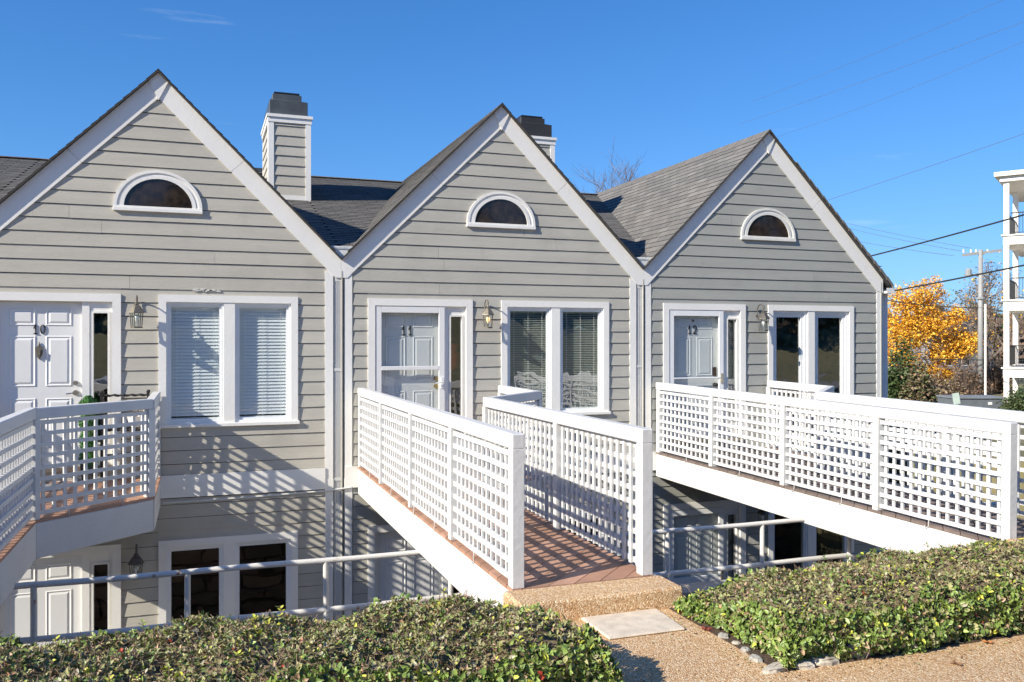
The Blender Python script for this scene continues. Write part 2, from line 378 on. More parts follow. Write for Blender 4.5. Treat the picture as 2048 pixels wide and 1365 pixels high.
def lapstrip(xa, xb, ta, tb, zb, zt):
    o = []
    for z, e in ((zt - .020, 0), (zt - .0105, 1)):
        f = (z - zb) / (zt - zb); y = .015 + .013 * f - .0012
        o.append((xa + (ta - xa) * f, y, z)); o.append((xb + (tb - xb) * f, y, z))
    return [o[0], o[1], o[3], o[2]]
def rowboards(house, k, mside, holes, rng):
    n = math.floor((-3.13 - ZB0) / PITCH)
    while True:
        zb = ZB0 + n * PITCH; zt = zb + PITCH + .012; n += 1
        if zb > 4.72: break
        if zb < -.42 and zt > -.145: continue
        if zt > -.42 and zb < -.42: zt = -.425
        if zb < -.14 < zt: zb_ = -.138
        else: zb_ = zb
        lim = lambda z: min(2.125, max(.0, 4.80 - z))
        segs = [(-lim(zb_), lim(zb_), -lim(zt), lim(zt))]
        for (hx0, hx1, hz0, hz1) in holes:
            if zt <= hz0 + .012 or zb_ >= hz1: continue
            if zb_ < hz1 < zt - .02 and hz1 - zb_ < .075: pass
            new = []
            for a, b_, c, d in segs:
                if b_ <= hx0 or a >= hx1: new.append((a, b_, c, d)); continue
                if a < hx0: new.append((a, hx0, c, hx0))
                if b_ > hx1: new.append((hx1, b_, hx1, d))
            # board above the head of an opening is notched, not cut away
            if hz1 < zt and zb_ < hz1:
                new.append(('top', hx0, hx1, hz1))
            if zb_ < hz0 < zt - .012: new.append(('bot', hx0, hx1, hz0))
            segs = [s for s in new]
            segs = [s if s[0] not in ('top', 'bot') else s for s in segs]
            tops = [s for s in segs if s[0] == 'top']; bots = [s for s in segs if s[0] == 'bot']
            segs = [s for s in segs if s[0] not in ('top', 'bot')]
            for _, x0, x1, z1 in tops:
                f0 = (z1 - zb_) / (zt - zb_)
                yb = .015 + .013 * f0
                MB().add([(x0, yb, z1 + .001), (x1, yb, z1 + .001), (x1, .028, zt), (x0, .028, zt)], [(0, 1, 2, 3)]).build("siding_board", mside, house)
            for _, x0, x1, z0 in bots:
                f0 = (z0 - zb_) / (zt - zb_); yb = .015 + .013 * f0
                MB().add([(x0, .015, zb_), (x1, .015, zb_), (x1, yb, z0 - .001), (x0, yb, z0 - .001), (x0, .0475, zb_), (x1, .0475, zb_)],
                         [(0, 1, 2, 3), (4, 5, 1, 0)]).build("siding_board", mside, house)
        for a, b_, c, d in segs:
            cuts = [a]
            if b_ - a > 2.6 and rng.random() < .75: cuts.append(rng.uniform(a + .7, b_ - .7))
            cuts.append(b_)
            for i in range(len(cuts) - 1):
                x0, x1 = cuts[i], cuts[i + 1]
                t0 = c if i == 0 else x0; t1 = d if i == len(cuts) - 2 else x1
                g0 = 0 if i == 0 else .003; dz = rng.uniform(-.002, .002); wv = rng.uniform(-.0015, .0015)
                MB().add([(x0 + g0, .015 + wv, zb_ + dz), (x1, .015 + wv, zb_ - dz), (t1, .028, zt), (t0 + g0, .028, zt), (x0 + g0, .047, zb_ + dz), (x1, .047, zb_ - dz),
                          (t1, .047, zt), (t0 + g0, .047, zt)],
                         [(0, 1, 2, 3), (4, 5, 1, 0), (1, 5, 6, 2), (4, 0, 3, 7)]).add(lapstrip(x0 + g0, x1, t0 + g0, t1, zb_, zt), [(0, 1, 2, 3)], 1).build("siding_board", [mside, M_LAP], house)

def frame_rect(mb, x0, x1, z0, z1, w_, y0, y1, bottom=True, top=True):
    """four bars butted end to end"""
    mb.box(x0, x0 + w_, y0, y1, z0, z1); mb.box(x1 - w_, x1, y0, y1, z0, z1)
    if top: mb.box(x0 + w_, x1 - w_, y0, y1, z1 - w_, z1)
    if bottom: mb.box(x0 + w_, x1 - w_, y0, y1, z0, z0 + w_)

def mitre_casing(win, x0, x1, z0, z1, w_, m, bottom=False):
    y0, y1 = .001, .05; gp = .0012
    MB().prism([(x0, z0), (x0 + w_, z0), (x0 + w_, z1 - w_), (x0, z1)], y0, y1).build("casing", m, win)
    MB().prism([(x1 - w_, z0), (x1, z0), (x1, z1), (x1 - w_, z1 - w_)], y0, y1).build("casing", m, win)
    MB().prism([(x0 + gp, z1), (x0 + w_ + gp, z1 - w_), (x1 - w_ - gp, z1 - w_), (x1 - gp, z1)][::-1], y0, y1).build("casing", m, win)
    if bottom:
        MB().box(x0 + w_, x1 - w_, y0, y1, z0, z0 + w_).build("casing", m, win)

def window(house, dz, kind):
    win = empty("window", parent=house)
    z1 = 2.14 + dz; z0 = .50 + dz
    mitre_casing(win, 0.0, 1.715, z0, z1, .09, M_WHITE)
    MB().box(-.02, 1.735, -.022, .05, z0 - .045, z0).build("sill", M_WHITE, win, bevel=.004)
    MB().box(.782, .918, .010, .11, z0, z1 - .09).build("mullion", M_WHITE, win)
    for (a, b_) in ((.09, .782), (.918, 1.625)):
        s = MB(); gm = M_GLASS
        if kind == 'deep':
            frame_rect(s, a, b_, z0, z1 - .09, .05, .035, .11)
            frame_rect(s, a + .05, b_ - .05, z0 + .05, z1 - .14, .055, .06, .12)
            ga, gb, gz0, gz1, gy = a + .105, b_ - .105, z0 + .105, z1 - .195, .095
            gm = M_GLASSD
        else:
            frame_rect(s, a, b_, z0, z1 - .09, .03, .028, .11)
            frame_rect(s, a + .03, b_ - .03, z0 + .03, z1 - .12, .028, .045, .12)
            ga, gb, gz0, gz1, gy = a + .058, b_ - .058, z0 + .058, z1 - .148, .075
            if kind in ('low', 'open'): gm = M_GLASSR
        s.build("sash", M_VINYL, win)
        MB().add([(ga, gy, gz0), (gb, gy, gz0), (gb, gy, gz1), (ga, gy, gz1)], [(0, 1, 2, 3)]).build("pane", gm, win)
        if kind in ('closed', 'open'):
            bl = MB(); p, wd, t = (.0435, .048, R(66)) if kind == 'closed' else (.0262, .024, R(36))
            by = .112 if kind == 'closed' else .10
            bl.box(ga - .015, gb + .015, by - .02, by + .02, gz1 - .02, gz1 + .02)
            z = gz1 - .03
            while z > gz0 + (.03 if kind == 'closed' else .01):
                c_, s_ = math.cos(t) * wd / 2, math.sin(t) * wd / 2
                # room-side edge high
                bl.add([(ga - .012, by - c_, z - s_), (gb + .012, by - c_, z - s_), (gb + .012, by + c_, z + s_), (ga - .012, by + c_, z + s_),
                        (ga - .012, by, z + .003), (gb + .012, by, z + .003)], [(0, 1, 5, 4), (4, 5, 2, 3)])
                z -= p
            for fx in (.12, .5, .88):
                x = ga + (gb - ga) * fx
                bl.box(x - .0015, x + .0015, by - .026, by - .024, gz0 + .01, gz1)
            bl.box(ga - .012, gb + .012, by - .014, by + .014, gz0 - .005, gz0 + .012)
            tag(bl.build("blind", M_BLIND if kind == 'closed' else M_BLIND2, win), kind='stuff')
    return win

DIG = {
    '1': [[(-.30, .62), (0, 1.0)], [(0, 1.0), (0, 0)], [(-.28, 0), (.28, 0)]],
    '0': [[(.36 * math.cos(t * math.pi / 8), .5 + .5 * math.sin(t * math.pi / 8)) for t in range(17)]],
    '2': [[(-.34, .72), (-.28, .90), (-.10, 1.0), (.12, .99), (.30, .86), (.33, .66), (.22, .46), (-.05, .24), (-.34, .0)], [(-.34, .02), (.38, .02)]]}
def number(door, txt, x, z, h, y, st=.14):
    for i, ch in enumerate(txt):
        mb = MB(); ox = x + (i - .5 * (len(txt) - 1)) * h * .74
        for ln in DIG[ch]:
            for p, q in zip(ln[:-1], ln[1:]):
                d = Vector((q[0] - p[0], 0, q[1] - p[1])).normalized() * .05
                w_ = st * h * (1.0 if ch != '0' or abs(p[0]) > .2 else .6)
                A = Vector((ox + (p[0] - d.x) * h * .62, y, z + (p[1] - d.z) * h)); B = Vector((ox + (q[0] + d.x) * h * .62, y, z + (q[1] + d.z) * h))
                mb.obox(A, B, w_ * .8, .008, up=Vector((0, 1, 0)))
        mb.build("number", M_BLACK, door)

def door(house, dz, k, storm, txt, knob=True):
    d = empty("door", parent=house)
    zf = dz; z1 = 2.14 + dz
    x0, x1 = -1.925, -.432
    mitre_casing(d, x0, x1, zf - .02, z1, .098, M_WHITE)
    # slab
    yd = .085 if not storm else .11
    sx0, sx1 = -1.785, -.872
    MB().box(sx0, sx1, yd, yd + .045, zf + .02, z1 - .105).build("slab", M_DOOR, d)
    H = z1 - .105 - zf - .02
    rows = [(.055, .30), (.385, .92), (1.03, 1.23)] if False else [(.25, .86), (1.00, 1.62), (1.74, 1.95)]
    for (pa, pb) in rows:
        for (qa, qb) in ((sx0 + .115, sx0 + .405), (sx1 - .405, sx1 - .115)):
            pz0, pz1 = zf + .0 + pa, zf + pb
            m = MB()
            # moulding ring (sunk look) and raised field
            for (i0, y_0, i1, y_1) in ((0, -.001, .012, -.009), (.012, -.009, .030, -.0005), (.030, -.0005, .055, -.010)):
                v = [(qa + i0, yd + y_0, pz0 + i0), (qb - i0, yd + y_0, pz0 + i0), (qb - i0, yd + y_0, pz1 - i0), (qa + i0, yd + y_0, pz1 - i0),
                     (qa + i1, yd + y_1, pz0 + i1), (qb - i1, yd + y_1, pz0 + i1), (qb - i1, yd + y_1, pz1 - i1), (qa + i1, yd + y_1, pz1 - i1)]
                m.add(v, [(0, 1, 5, 4), (1, 2, 6, 5), (2, 3, 7, 6), (3, 0, 4, 7)])
            m.add([(qa + .055, yd - .010, pz0 + .055), (qb - .055, yd - .010, pz0 + .055), (qb - .055, yd - .010, pz1 - .055), (qa + .055, yd - .010, pz1 - .055)], [(0, 1, 2, 3)])
            m.build("panel", M_DOOR, d)
    # jamb, mullion post, sidelight
    MB().box(x0 + .098, sx0 - .002, .03, .14, zf, z1 - .098).box(sx1 + .002, -.79, .03, .14, zf, z1 - .098).box(sx0 - .002, sx1 + .002, .03, .14, z1 - .104, z1 - .098).build("jamb", M_WHITE, d)
    s = MB(); gx0, gx1, gz0, gz1 = -.745, -.585, .30 + dz, 1.90 + dz
    s.box(-.79, gx0, .045, .13, zf, z1 - .098); s.box(gx1, x1 - .098, .045, .13, zf, z1 - .098)
    s.box(gx0, gx1, .045, .13, gz1, z1 - .098); s.box(gx0, gx1, .045, .13, zf, gz0)
    sf = MB(); frame_rect(sf, gx0 - .022, gx1 + .022, gz0 - .022, gz1 + .022, .022, .033, .0449)
    s.build("sidelight_frame", M_WHITE, d); sf.build("sidelight_moulding", M_CREAM if k == 1 else M_WHITE, d)
    MB().add([(gx0, .07, gz0), (gx1, .07, gz0), (gx1, .07, gz1), (gx0, .07, gz1)], [(0, 1, 2, 3)]).build("sidelight_pane", M_GLASSR, d)
    if k == 2:
        bl = MB(); z = gz1 - .02
        while z > gz0: bl.add([(gx0 - .01, .15, z - .012), (gx1 + .01, .15, z - .012), (gx1 + .01, .17, z + .012), (gx0 - .01, .17, z + .012)], [(0, 1, 2, 3)]); z -= .03
        tag(bl.build("sidelight_blind", M_BLIND, d), kind='stuff')
    if knob:
        m = M_BRASS if k == 1 else (M_NICKEL if k == 0 else M_IRON)
        kn = MB()
        for hz, rr in ((.98, .033), (1.09 if k == 1 else 1.10, .028)):
            if k == 2 and hz > 1: continue
            c = Vector((sx1 - .075, yd, hz + dz - (.06 if k == 1 else (.06 if k == 0 else .12))))
            for (r0, y0_, r1, y1_) in ((rr, 0, rr, -.012), (rr * .5, -.012, rr * .5, -.04), (rr * .9, -.04, rr * .9, -.065)):
                kn.tube([c + Vector((0, y0_, 0)), c + Vector((0, y1_, 0))], r0, 12)
            if hz < 1 and k == 0: kn.tube([c + Vector((-.01, -.05, 0)), c + Vector((-.10, -.055, -.012))], .009, 6)
        kn.build("door_handle", m, d, smooth=False)
    if k == 2 and txt:
        MB().box(sx1 - .105, sx1 - .05, yd - .02, yd, 1.0 + dz, 1.14 + dz).build("keypad", mat("dark_copper_lock", (.05, .02, .015), .4), d)
    if txt:
        number(d, txt, {0: -1.345, 1: -1.36, 2: -1.355}[k], {0: 1.665, 1: 1.66, 2: 1.69}[k] + dz - .02, .125 if k != 0 else .105, yd - .008)
    if k == 0 and dz == 0:
        kk = MB(); c = Vector((-1.345, yd - .012, 1.42))
        kk.prism([(c.x - .045, c.z + .05), (c.x - .03, c.z - .04), (c.x, c.z - .09), (c.x + .03, c.z - .04), (c.x + .045, c.z + .05), (c.x, c.z + .085)], yd - .02, yd)
        kk.lathe([(.008, .08), (.012, .09), (.004, .125)], (c.x, yd - .012, c.z), 8)
        kk.prism([(c.x - .02, c.z + .03), (c.x - .015, c.z - .03), (c.x, c.z - .05), (c.x + .015, c.z - .03), (c.x + .02, c.z + .03)], yd - .045, yd - .02)
        kk.build("knocker", M_PEWTER, d)
    if k == 2 and txt: MB().tube([(-1.34, yd, 1.875), (-1.34, yd - .012, 1.875)], .02, 12).build("knocker", M_PEWTER, d)
    if storm:
        sx0, sx1 = -1.822, -.842; zt = z1 - .105
        f = MB(); y0, y1 = .008, .035
        f.box(sx0, sx0 + .085, y0, y1, zf + .03, zt); f.box(sx1 - .085, sx1, y0, y1, zf + .03, zt)
        f.box(sx0 + .085, sx1 - .085, y0, y1, zt - .09, zt); f.box(sx0 + .085, sx1 - .085, y0, y1, zf + .03, zf + .20 if dz == 0 else zf + .98)
        mz = 1.152 + dz if k != 2 else .965 + dz
        if dz == 0: f.box(sx0 + .085, sx1 - .085, y0 - .002, y1, mz, mz + (.055 if k == 1 else .02))
        f.build("storm_door_frame", M_DOOR if k == 1 else M_VINYL, d, bevel=.004)
        MB().add([(sx0 + .085, .028, zf + .2), (sx1 - .085, .028, zf + .2), (sx1 - .085, .028, zt - .09), (sx0 + .085, .028, zt - .09)], [(0, 1, 2, 3)]).build("storm_door_pane", M_GLASS, d)
        h = MB(); hx = sx1 - .04; hz = .97 + dz
        h.box(hx - .02, hx + .02, -.018, .008, hz - .075, hz + .075)
        h.tube([(hx, -.03, hz), (hx - .05, -.045, hz + .005), (hx - .105, -.04, hz - .005)], .007, 6)
        h.build("storm_door_handle", M_DOOR if k == 1 else M_NICKEL, d)
    MB().box(x0 + .098, x1 - .098, -.03, .14, zf - .03, zf + .02).build("threshold", M_NICKEL, d)
    return d

def arch_ring(cx, cz, r0, r1, y0, y1, flat0=0, n=26):
    m = MB(); vs = []
    for i in range(n + 1):
        t = math.pi * i / n
        for (r, y) in ((r0, y0), (r1, y0), (r0, y1), (r1, y1)):
            vs.append((cx + r * math.cos(t), y, cz + r * math.sin(t) * (1.0)))
    fs = []
    for i in range(n):
        a = i * 4; b = a + 4
        fs += [(a, b, b + 1, a + 1)[::-1], (a + 1, b + 1, b + 3, a + 3)[::-1], (a, a + 2, b + 2, b)[::-1]]
    fs += [(0, 1, 3, 2), (n * 4, n * 4 + 2, n * 4 + 3, n * 4 + 1)]
    return m.add(vs, fs)

def make_house(k, full=True):
    rng = random.Random(11 + k)
    H = empty("townhouse", (W * k, 0, 0))
    msd = M_SIDE[max(0, k)]
    holes = [(-1.925, -.432, -.02, 2.14), (0.0, 1.715, .455, 2.14), (-1.925, -.432, -3.2, -.97), (0.0, 1.715, -2.655, -.97)]
    opn = [(-1.79, -.56, .0, 2.03), (.09, 1.625, .52, 2.04), (-1.79, -.56, -3.11, -1.08), (.09, 1.625, -2.59, -1.07)]
    if not full: holes = []; opn = []
    # sheathing with real openings
    X = sorted({-2.286, 2.286, *[o[0] for o in opn], *[o[1] for o in opn]}); Z = sorted({-3.13, 2.62, *[o[2] for o in opn], *[o[3] for o in opn]})
    m = MB()
    for i in range(len(X) - 1):
        for j in range(len(Z) - 1):
            cx, cz = (X[i] + X[i + 1]) / 2, (Z[j] + Z[j + 1]) / 2
            if any(a < cx < b and c < cz < d for a, b, c, d in opn): continue
            m.box(X[i], X[i + 1], .048, .16, Z[j], Z[j + 1])
    m.prism([(-2.286, 2.62), (2.286, 2.62), (0, 4.90)], .048, .16)
    m.build("wall", msd, H)
    rowboards(H, k, msd, holes, rng)
    # rooms
    m = MB()
    for z0, z1 in ((0, 2.6), (-3.11, -.35)):
        m.add([(-2.28, .161, z0), (2.28, .161, z0), (2.28, 5, z0), (-2.28, 5, z0), (-2.28, .161, z1), (2.28, .161, z1), (2.28, 5, z1), (-2.28, 5, z1)],
              [(0, 1, 2, 3), (4, 7, 6, 5), (1, 5, 6, 2), (2, 6, 7, 3), (3, 7, 4, 0)])
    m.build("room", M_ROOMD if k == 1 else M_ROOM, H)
    # outer side and rear walls
    MB().box(-2.286, 2.286, 12.6, 12.8, -3.13, 2.8).box(2.286, 2.30, .0, 12.8, -3.13, 2.55 if k == 2 else 2.5).build("rear_wall", msd, H)
    # band, corner boards, downspout recess
    MB().box(-2.24, 2.07, -.004, .046, -.43, -.145).build("band_board", M_WHITE, H)
    jz = -.30
    for x0, x1 in ((-2.242, -2.138), (2.07, 2.178)) if k < 2 else ((-2.242, -2.138), (2.205, 2.32)):
        MB().box(x0, x1, .012, .14, jz + .001, 2.50 if k < 2 or x0 < 0 else 2.42).build("corner_board", M_WHITE, H)
        MB().box(x0 - .004, x1 + .004, .008, .14, jz - .12, jz).build("corner_board", M_WHITE, H)
        MB().box(x0, x1, .012, .14, -3.13, jz - .121).build("corner_board", M_WHITE, H)
    if k == 2:   # siding continues to the end corner
        n = math.floor((-3.13 - ZB0) / PITCH)
        while ZB0 + n * PITCH < 2.55:
            zb = ZB0 + n * PITCH; n += 1
            if -.6 < zb < -.145: continue
            MB().add([(2.12, .015, zb), (2.207, .015, zb), (2.207, .028, zb + .18), (2.12, .028, zb + .18), (2.12, .047, zb), (2.207, .047, zb)],
                     [(0, 1, 2, 3), (4, 5, 1, 0)]).build("siding_board", msd, H)
        MB().box(2.07, 2.205, -.004, .046, -.43, -.145).build("band_board", M_WHITE, H)
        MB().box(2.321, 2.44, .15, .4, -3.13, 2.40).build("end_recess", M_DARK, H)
        ds = MB().box(2.432, 2.55, .13, .22, -3.0, 2.38)
        for q in range(3): ds.box(2.445 + q * .036, 2.457 + q * .036, .124, .131, -3.0, 2.38)
        ds.build("downspout", M_BLUEPIPE, H)
        gt = MB().box(2.36, 2.52, -.05, 6.4, 2.40, 2.41).box(2.515, 2.53, -.05, 6.4, 2.40, 2.47).box(2.36, 2.52, -.055, -.05, 2.40, 2.46).box(2.36, 2.55, -.06, .25, 2.37, 2.399)
        gt.build("gutter", M_GUTTER, H)
        MB().box(-2.0, 2.3, 12.6, 12.7, 2.5, 2.6).build("fascia", M_WHITE, H)
    else:
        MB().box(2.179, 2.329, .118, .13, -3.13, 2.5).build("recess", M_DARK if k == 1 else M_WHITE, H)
        ds = MB().box(2.192, 2.300, .03, .11, -3.1, 2.36)
        for q in range(4): ds.box(2.200 + q * .026, 2.210 + q * .026, .022, .0301, -3.1, 2.36)
        for zz in (1.15, -.33): ds.box(2.187, 2.305, .018, .115, zz, zz + .04)
        ds.box(2.198, 2.294, .02, .11, 2.36, 2.43)
        ds.build("downspout", M_GREYPIPE, H)
        # trough between the gables
        gt = MB()
        gt.add([(2.286, .012, 2.64), (2.46, .012, 2.815), (2.112, .012, 2.815), (2.286, .3, 2.64), (2.46, .3, 2.90), (2.112, .3, 2.90)],
               [(0, 1, 2), (0, 3, 4, 1), (2, 5, 3, 0)])
        gt.box(2.12, 2.455, .006, .02, 2.80, 2.835)
        for q in range(22): gt.box(2.128 + q * .0148, 2.134 + q * .0148, .002, .0062, 2.80, 2.828)
        gt.build("gutter", M_GUTTER, H)
        MB().tube([(.05, .012, -.49), (1.0, .010, -.482), (2.07, .0, -.455), (2.42, -.01, -.425)], .012, 8).build("conduit", M_GREYPIPE, H) if full and k == 0 else None
    # rake boards: front plane Y = 0
    top, inn = 4.93, 4.615
    endx = 2.286 if k < 2 else 2.286
    for sgn in (-1, 1):
        last = (sgn == 1 and k == 2)
        seam = 1.03
        g_ = .0015
        def pt(x, z): return (sgn * x, z)
        p1 = [pt(.0 + .001, top), pt(.001, inn - .0), pt(seam - .16, inn - seam + .16), pt(seam, top - seam)]
        zc = 2.41
        ex = 2.285 if not last else 2.33
        p2 = [pt(seam + g_ * 2, top - seam - g_ * 2), pt(seam - .16 + g_ * 2, inn - seam + .16 - g_ * 2), pt(inn - zc, zc), pt(ex, zc - (.0 if not last else .03)), pt(ex, top - ex)]
        for p in (p1, p2):
            q = p if sgn > 0 else p[::-1]
            MB().prism(q, .004, .046).build("rake_board", M_WHITE, H)
    MB().prism([(0, 4.585), (.112, 4.93 - .112), (0, 4.933), (-.112, 4.93 - .112)], -.010, .0035).build("peak_plate", M_WHITE, H)
    # roof decks
    L = 6.4
    m = MB()
    rx = 2.286 if k < 2 else 2.42
    for sgn in (-1, 1):
        ex = rx if sgn > 0 else 2.286
        for (xa, xb) in ((0, ex),):
            v = [(sgn * xa, -.052, 4.955 - xa), (sgn * xb, -.052, 4.955 - xb), (sgn * xb, L, 4.955 - xb), (sgn * xa, L, 4.955 - xa)]
            v += [(x, y, z - .022) for x, y, z in v]
            m.add(v, [(0, 1, 2, 3), (7, 6, 5, 4), (0, 4, 5, 1), (1, 5, 6, 2)] if sgn > 0 else [(3, 2, 1, 0), (4, 5, 6, 7), (1, 5, 4, 0), (2, 6, 5, 1)])
    xm = -2.286; xn = 2.286 if k < 2 else 2.36
    v = [(xm, .1, roof_z(.1)), (xn, .1, roof_z(.1)), (xn, L, roof_z(L)), (xm, L, roof_z(L)), (xm, 2 * L, roof_z(0)), (xn, 2 * L, roof_z(0))]
    v += [(x, y, z - .03) for x, y, z in v]
    m.add(v, [(0, 1, 2, 3), (3, 2, 5, 4), (9, 8, 7, 6), (6, 7, 1, 0), (1, 7, 8, 2), (2, 8, 11, 5)])
    m.build("roof", M_ROOFD, H)
    # shingles
    pl = []; ca = Vector((CAM.x - W * k, CAM.y, CAM.z)); D = .127; s2 = math.sqrt(.5)
    for sgn in (-1, 1):
        nrow = int((3.2 if (sgn < 0 or k < 2) else 3.42) / D)
        for r_ in range(nrow + 1):
            sl = 3.235 - r_ * D if sgn < 0 or k < 2 else 3.40 - r_ * D
            if sl < .15: break
            xx = sl * s2; z = 4.957 - xx
            y = -.072 - ((r_ % 2) * .15) + .15
            while y < L:
                if roof_z(y - .15) < z + .10:
                    o = Vector((sgn * xx, y, z))
                    ax = Vector((0, -1, 0)) if sgn < 0 else Vector((0, 1, 0)); ay = Vector((-sgn * s2, 0, s2))
                    if sgn < 0 and ca.x < 3.5:
                        dist = (o - ca).length if not (k == 0) else (o - ca).length + 3
                    else: dist = 999
                    if sgn < 0 and k <= 0: dist = 999
                    if y - .15 < -.05: o.y = max(o.y, .105)
                    pl.append((o, ax, ay, dist))
                y += .303
    ay = Vector((0, 1, .333)).normalized()
    y = .08; r_ = 0
    while y < L - .05:
        x = -2.286 + .15 - (r_ % 2) * .15
        while x < xn + .05:
            z = roof_z(y) + .002
            ztop = 4.957 - abs(x)
            if z > ztop - .22 or k < 0:
                dist = (Vector((x, y, z)) - ca).length
                vis = x > 0 or k < 0
                pl.append((Vector((min(x, xn - .14), y, z)), Vector((1, 0, 0)), ay, dist + .5 if vis else 999))
            x += .303
        y += D * .949; r_ += 1
    lay_shingles(H, k, pl)
    # ridge caps
    cap = MB()
    if not shingle_caps:
        c = MB().add([(-.11, 0, -.108), (0, 0, .004), (.11, 0, -.108), (-.11, .2, -.114), (0, .2, -.002), (.11, .2, -.114)], [(0, 1, 4, 3), (1, 2, 5, 4)], 0)
        c.add([(-.11, 0, -.116), (0, 0, -.006), (.11, 0, -.116), (-.11, 0, -.108), (0, 0, .004), (.11, 0, -.108)], [(0, 1, 4, 3), (1, 2, 5, 4)], 1)
        shingle_caps.append(c.mesh("ridge_cap", [M_SH[3], M_SHE]))
        shingle_caps.append(c.mesh("ridge_cap", [M_RIDGEB, M_SHE]))
    if k >= 0:
        for i in range(45):
            inst("ridge_cap", shingle_caps[0], H, (0, -.04 + i * .143, 4.972 + rng.uniform(0, .003)))
    for i in range(32):
        o = inst("ridge_cap", shingle_caps[1 if k < 0 else 0], H, (-2.286 + i * .143, L, 4.962), (0, 0, -math.pi / 2)); o.scale = (1.5, 1, .40)
    # thick drip edge of shingle layers on the right rake of the end house
    if k == 2:
        e = MB(); x = .5
        while x < 2.40:
            t = .012 + .045 * (x - .5) / 1.9
            e.add([(x, -.06, 4.962 - x), (x + .14, -.06, 4.962 - x - .14), (x + .14, -.06, 4.962 - x - .14 + t), (x + .012, -.06, 4.962 - x + t + .006),
                   (x, .5, 4.962 - x), (x + .14, .5, 4.962 - x - .14), (x + .14, .5, 4.962 - x - .14 + t), (x + .012, .5, 4.962 - x + t + .006)],
                  [(0, 1, 2, 3), (3, 2, 6, 7), (1, 5, 6, 2), (0, 3, 7, 4)]); x += .133
        e.build("shingle_edge", M_SH[1], H)
    if not full: return H
    # chimney
    if k in (0, 1):
        ch = empty("chimney", parent=H)
        x0, x1, y0, y1, zt = 1.59, 2.30, 3.53, 5.0, 5.40
        MB().box(x0 + .02, x1 - .02, y0 + .02, y1 - .02, 3.6, zt).build("core", msd, ch)
        for (a, b_) in ((x0, x0 + .09), (x1 - .09, x1)):
            MB().box(a, b_, y0 - .012, y0 + .02, 3.7, zt - .1).build("corner_trim", M_WHITE, ch)
            MB().box(a, b_, y1 - .02, y1 + .01, 3.7, zt - .1).build("corner_trim", M_WHITE, ch)
        MB().box(x0 - .012, x0 + .0199, y0 + .0, y0 + .08, 3.7, zt - .1).build("corner_trim", M_WHITE, ch)
        MB().box(x0 - .012, x1 + .012, y0 - .02, y0 + .05, zt - .1, zt - .015).box(x0 - .014, x0 + .02, y0 + .05, y1, zt - .1, zt - .015).build("frieze", M_WHITE, ch)
        MB().box(x0 - .03, x1 + .03, y0 - .04, y1 + .03, zt - .0149, zt + .035).build("cap_flashing", M_WHITE, ch)
        MB().box(x0 + .09, x1 - .09, y0 - .008, y0 + .02, 3.85, 4.06).build("base_trim", M_WHITE, ch)
        z = 4.06
        while z < zt - .11:
            z2 = min(z + PITCH + .005, zt - .1)
            MB().add([(x0 + .09, y0 - .006, z), (x1 - .09, y0 - .006, z), (x1 - .09, y0 + .012, z2), (x0 + .09, y0 + .012, z2), (x0 + .09, y0 + .018, z), (x1 - .09, y0 + .018, z)], [(0, 1, 2, 3), (4, 5, 1, 0)]).build("siding_board", msd, ch)
            MB().add([(x0 - .004, y1, z), (x0 - .004, y0 + .08, z), (x0 + .014, y0 + .08, z2), (x0 + .014, y1, z2), (x0 + .02, y1, z), (x0 + .02, y0 + .08, z)], [(0, 1, 2, 3), (4, 5, 1, 0)]).build("siding_board", msd, ch)
            z += PITCH
        c = MB(); a = .05
        def fr(xa, xb, ya, yb, za, xc, xd, yc, yd, zb):
            c.add([(xa, ya, za), (xb, ya, za), (xb, yb, za), (xa, yb, za), (xc, yc, zb), (xd, yc, zb), (xd, yd, zb), (xc, yd, zb)],
                  [(0, 1, 5, 4), (1, 2, 6, 5), (2, 3, 7, 6), (3, 0, 4, 7), (4, 5, 6, 7)])
        fr(x0 + .02, x1 - .05, y0 + .02, y1 - .05, zt + .036, x0 + .02, x1 - .05, y0 + .02, y1 - .05, zt + .28)
        fr(x0 + .02, x1 - .05, y0 + .02, y1 - .05, zt + .28, x0 + .08, x1 - .14, y0 + .16, y1 - .2, zt + .33)
        fr(x0 + .08, x1 - .14, y0 + .16, y1 - .2, zt + .33, x0 + .08, x1 - .14, y0 + .16, y1 - .2, zt + .43)
        c.build("cap", M_CAP if k == 0 else M_CAPD, ch, bevel=.006)
        MB().box(x0 + .11, x1 - .17, y0 + .2, y1 - .25, zt + .445, zt + .475).box(x0 + .14, x1 - .2, y0 + .25, y1 - .3, zt + .43, zt + .446).build("flue_lid", M_BLACK, ch)
        rb = MB().box(.55, 1.83 + .75, 7.6, 8.6, 4.6, 5.18); rt = MB().box(.52, 2.62, 7.55, 8.65, 5.1801, 5.27)
        if k == 0: rb.build("rear_dormer", M_WHITE, H); rt.build("rear_dormer_roof", M_CAP, H)
    if k == 0:      # scraped paint above the window
        pr_ = random.Random(6); pp = MB()
        for i in range(22):
            x = .42 + .30 * pr_.random(); z = 2.20 + .022 * pr_.random() - (.01 if i % 3 else 0); a_, b_ = pr_.uniform(.006, .03), pr_.uniform(.002, .008)
            pp.box(x - a_, x + a_, .006 + .001 * (i % 5), .03, z - b_, z + b_)
        tag(pp.build("flaking_paint", M_CREAM, H), kind='stuff')
    # arched attic window
    aw = empty("arched_window", parent=H); cz = 3.235; mm = M_WHITE if k < 2 else M_CREAM
    for (r0, r1, y0, y1) in ((.482, .520, -.008, .05), (.445, .4819, .004, .05), (.400, .4449, -.003, .05)):
        o = arch_ring(0, cz, r0, r1, y0, y1).build("arch_frame", mm, aw)
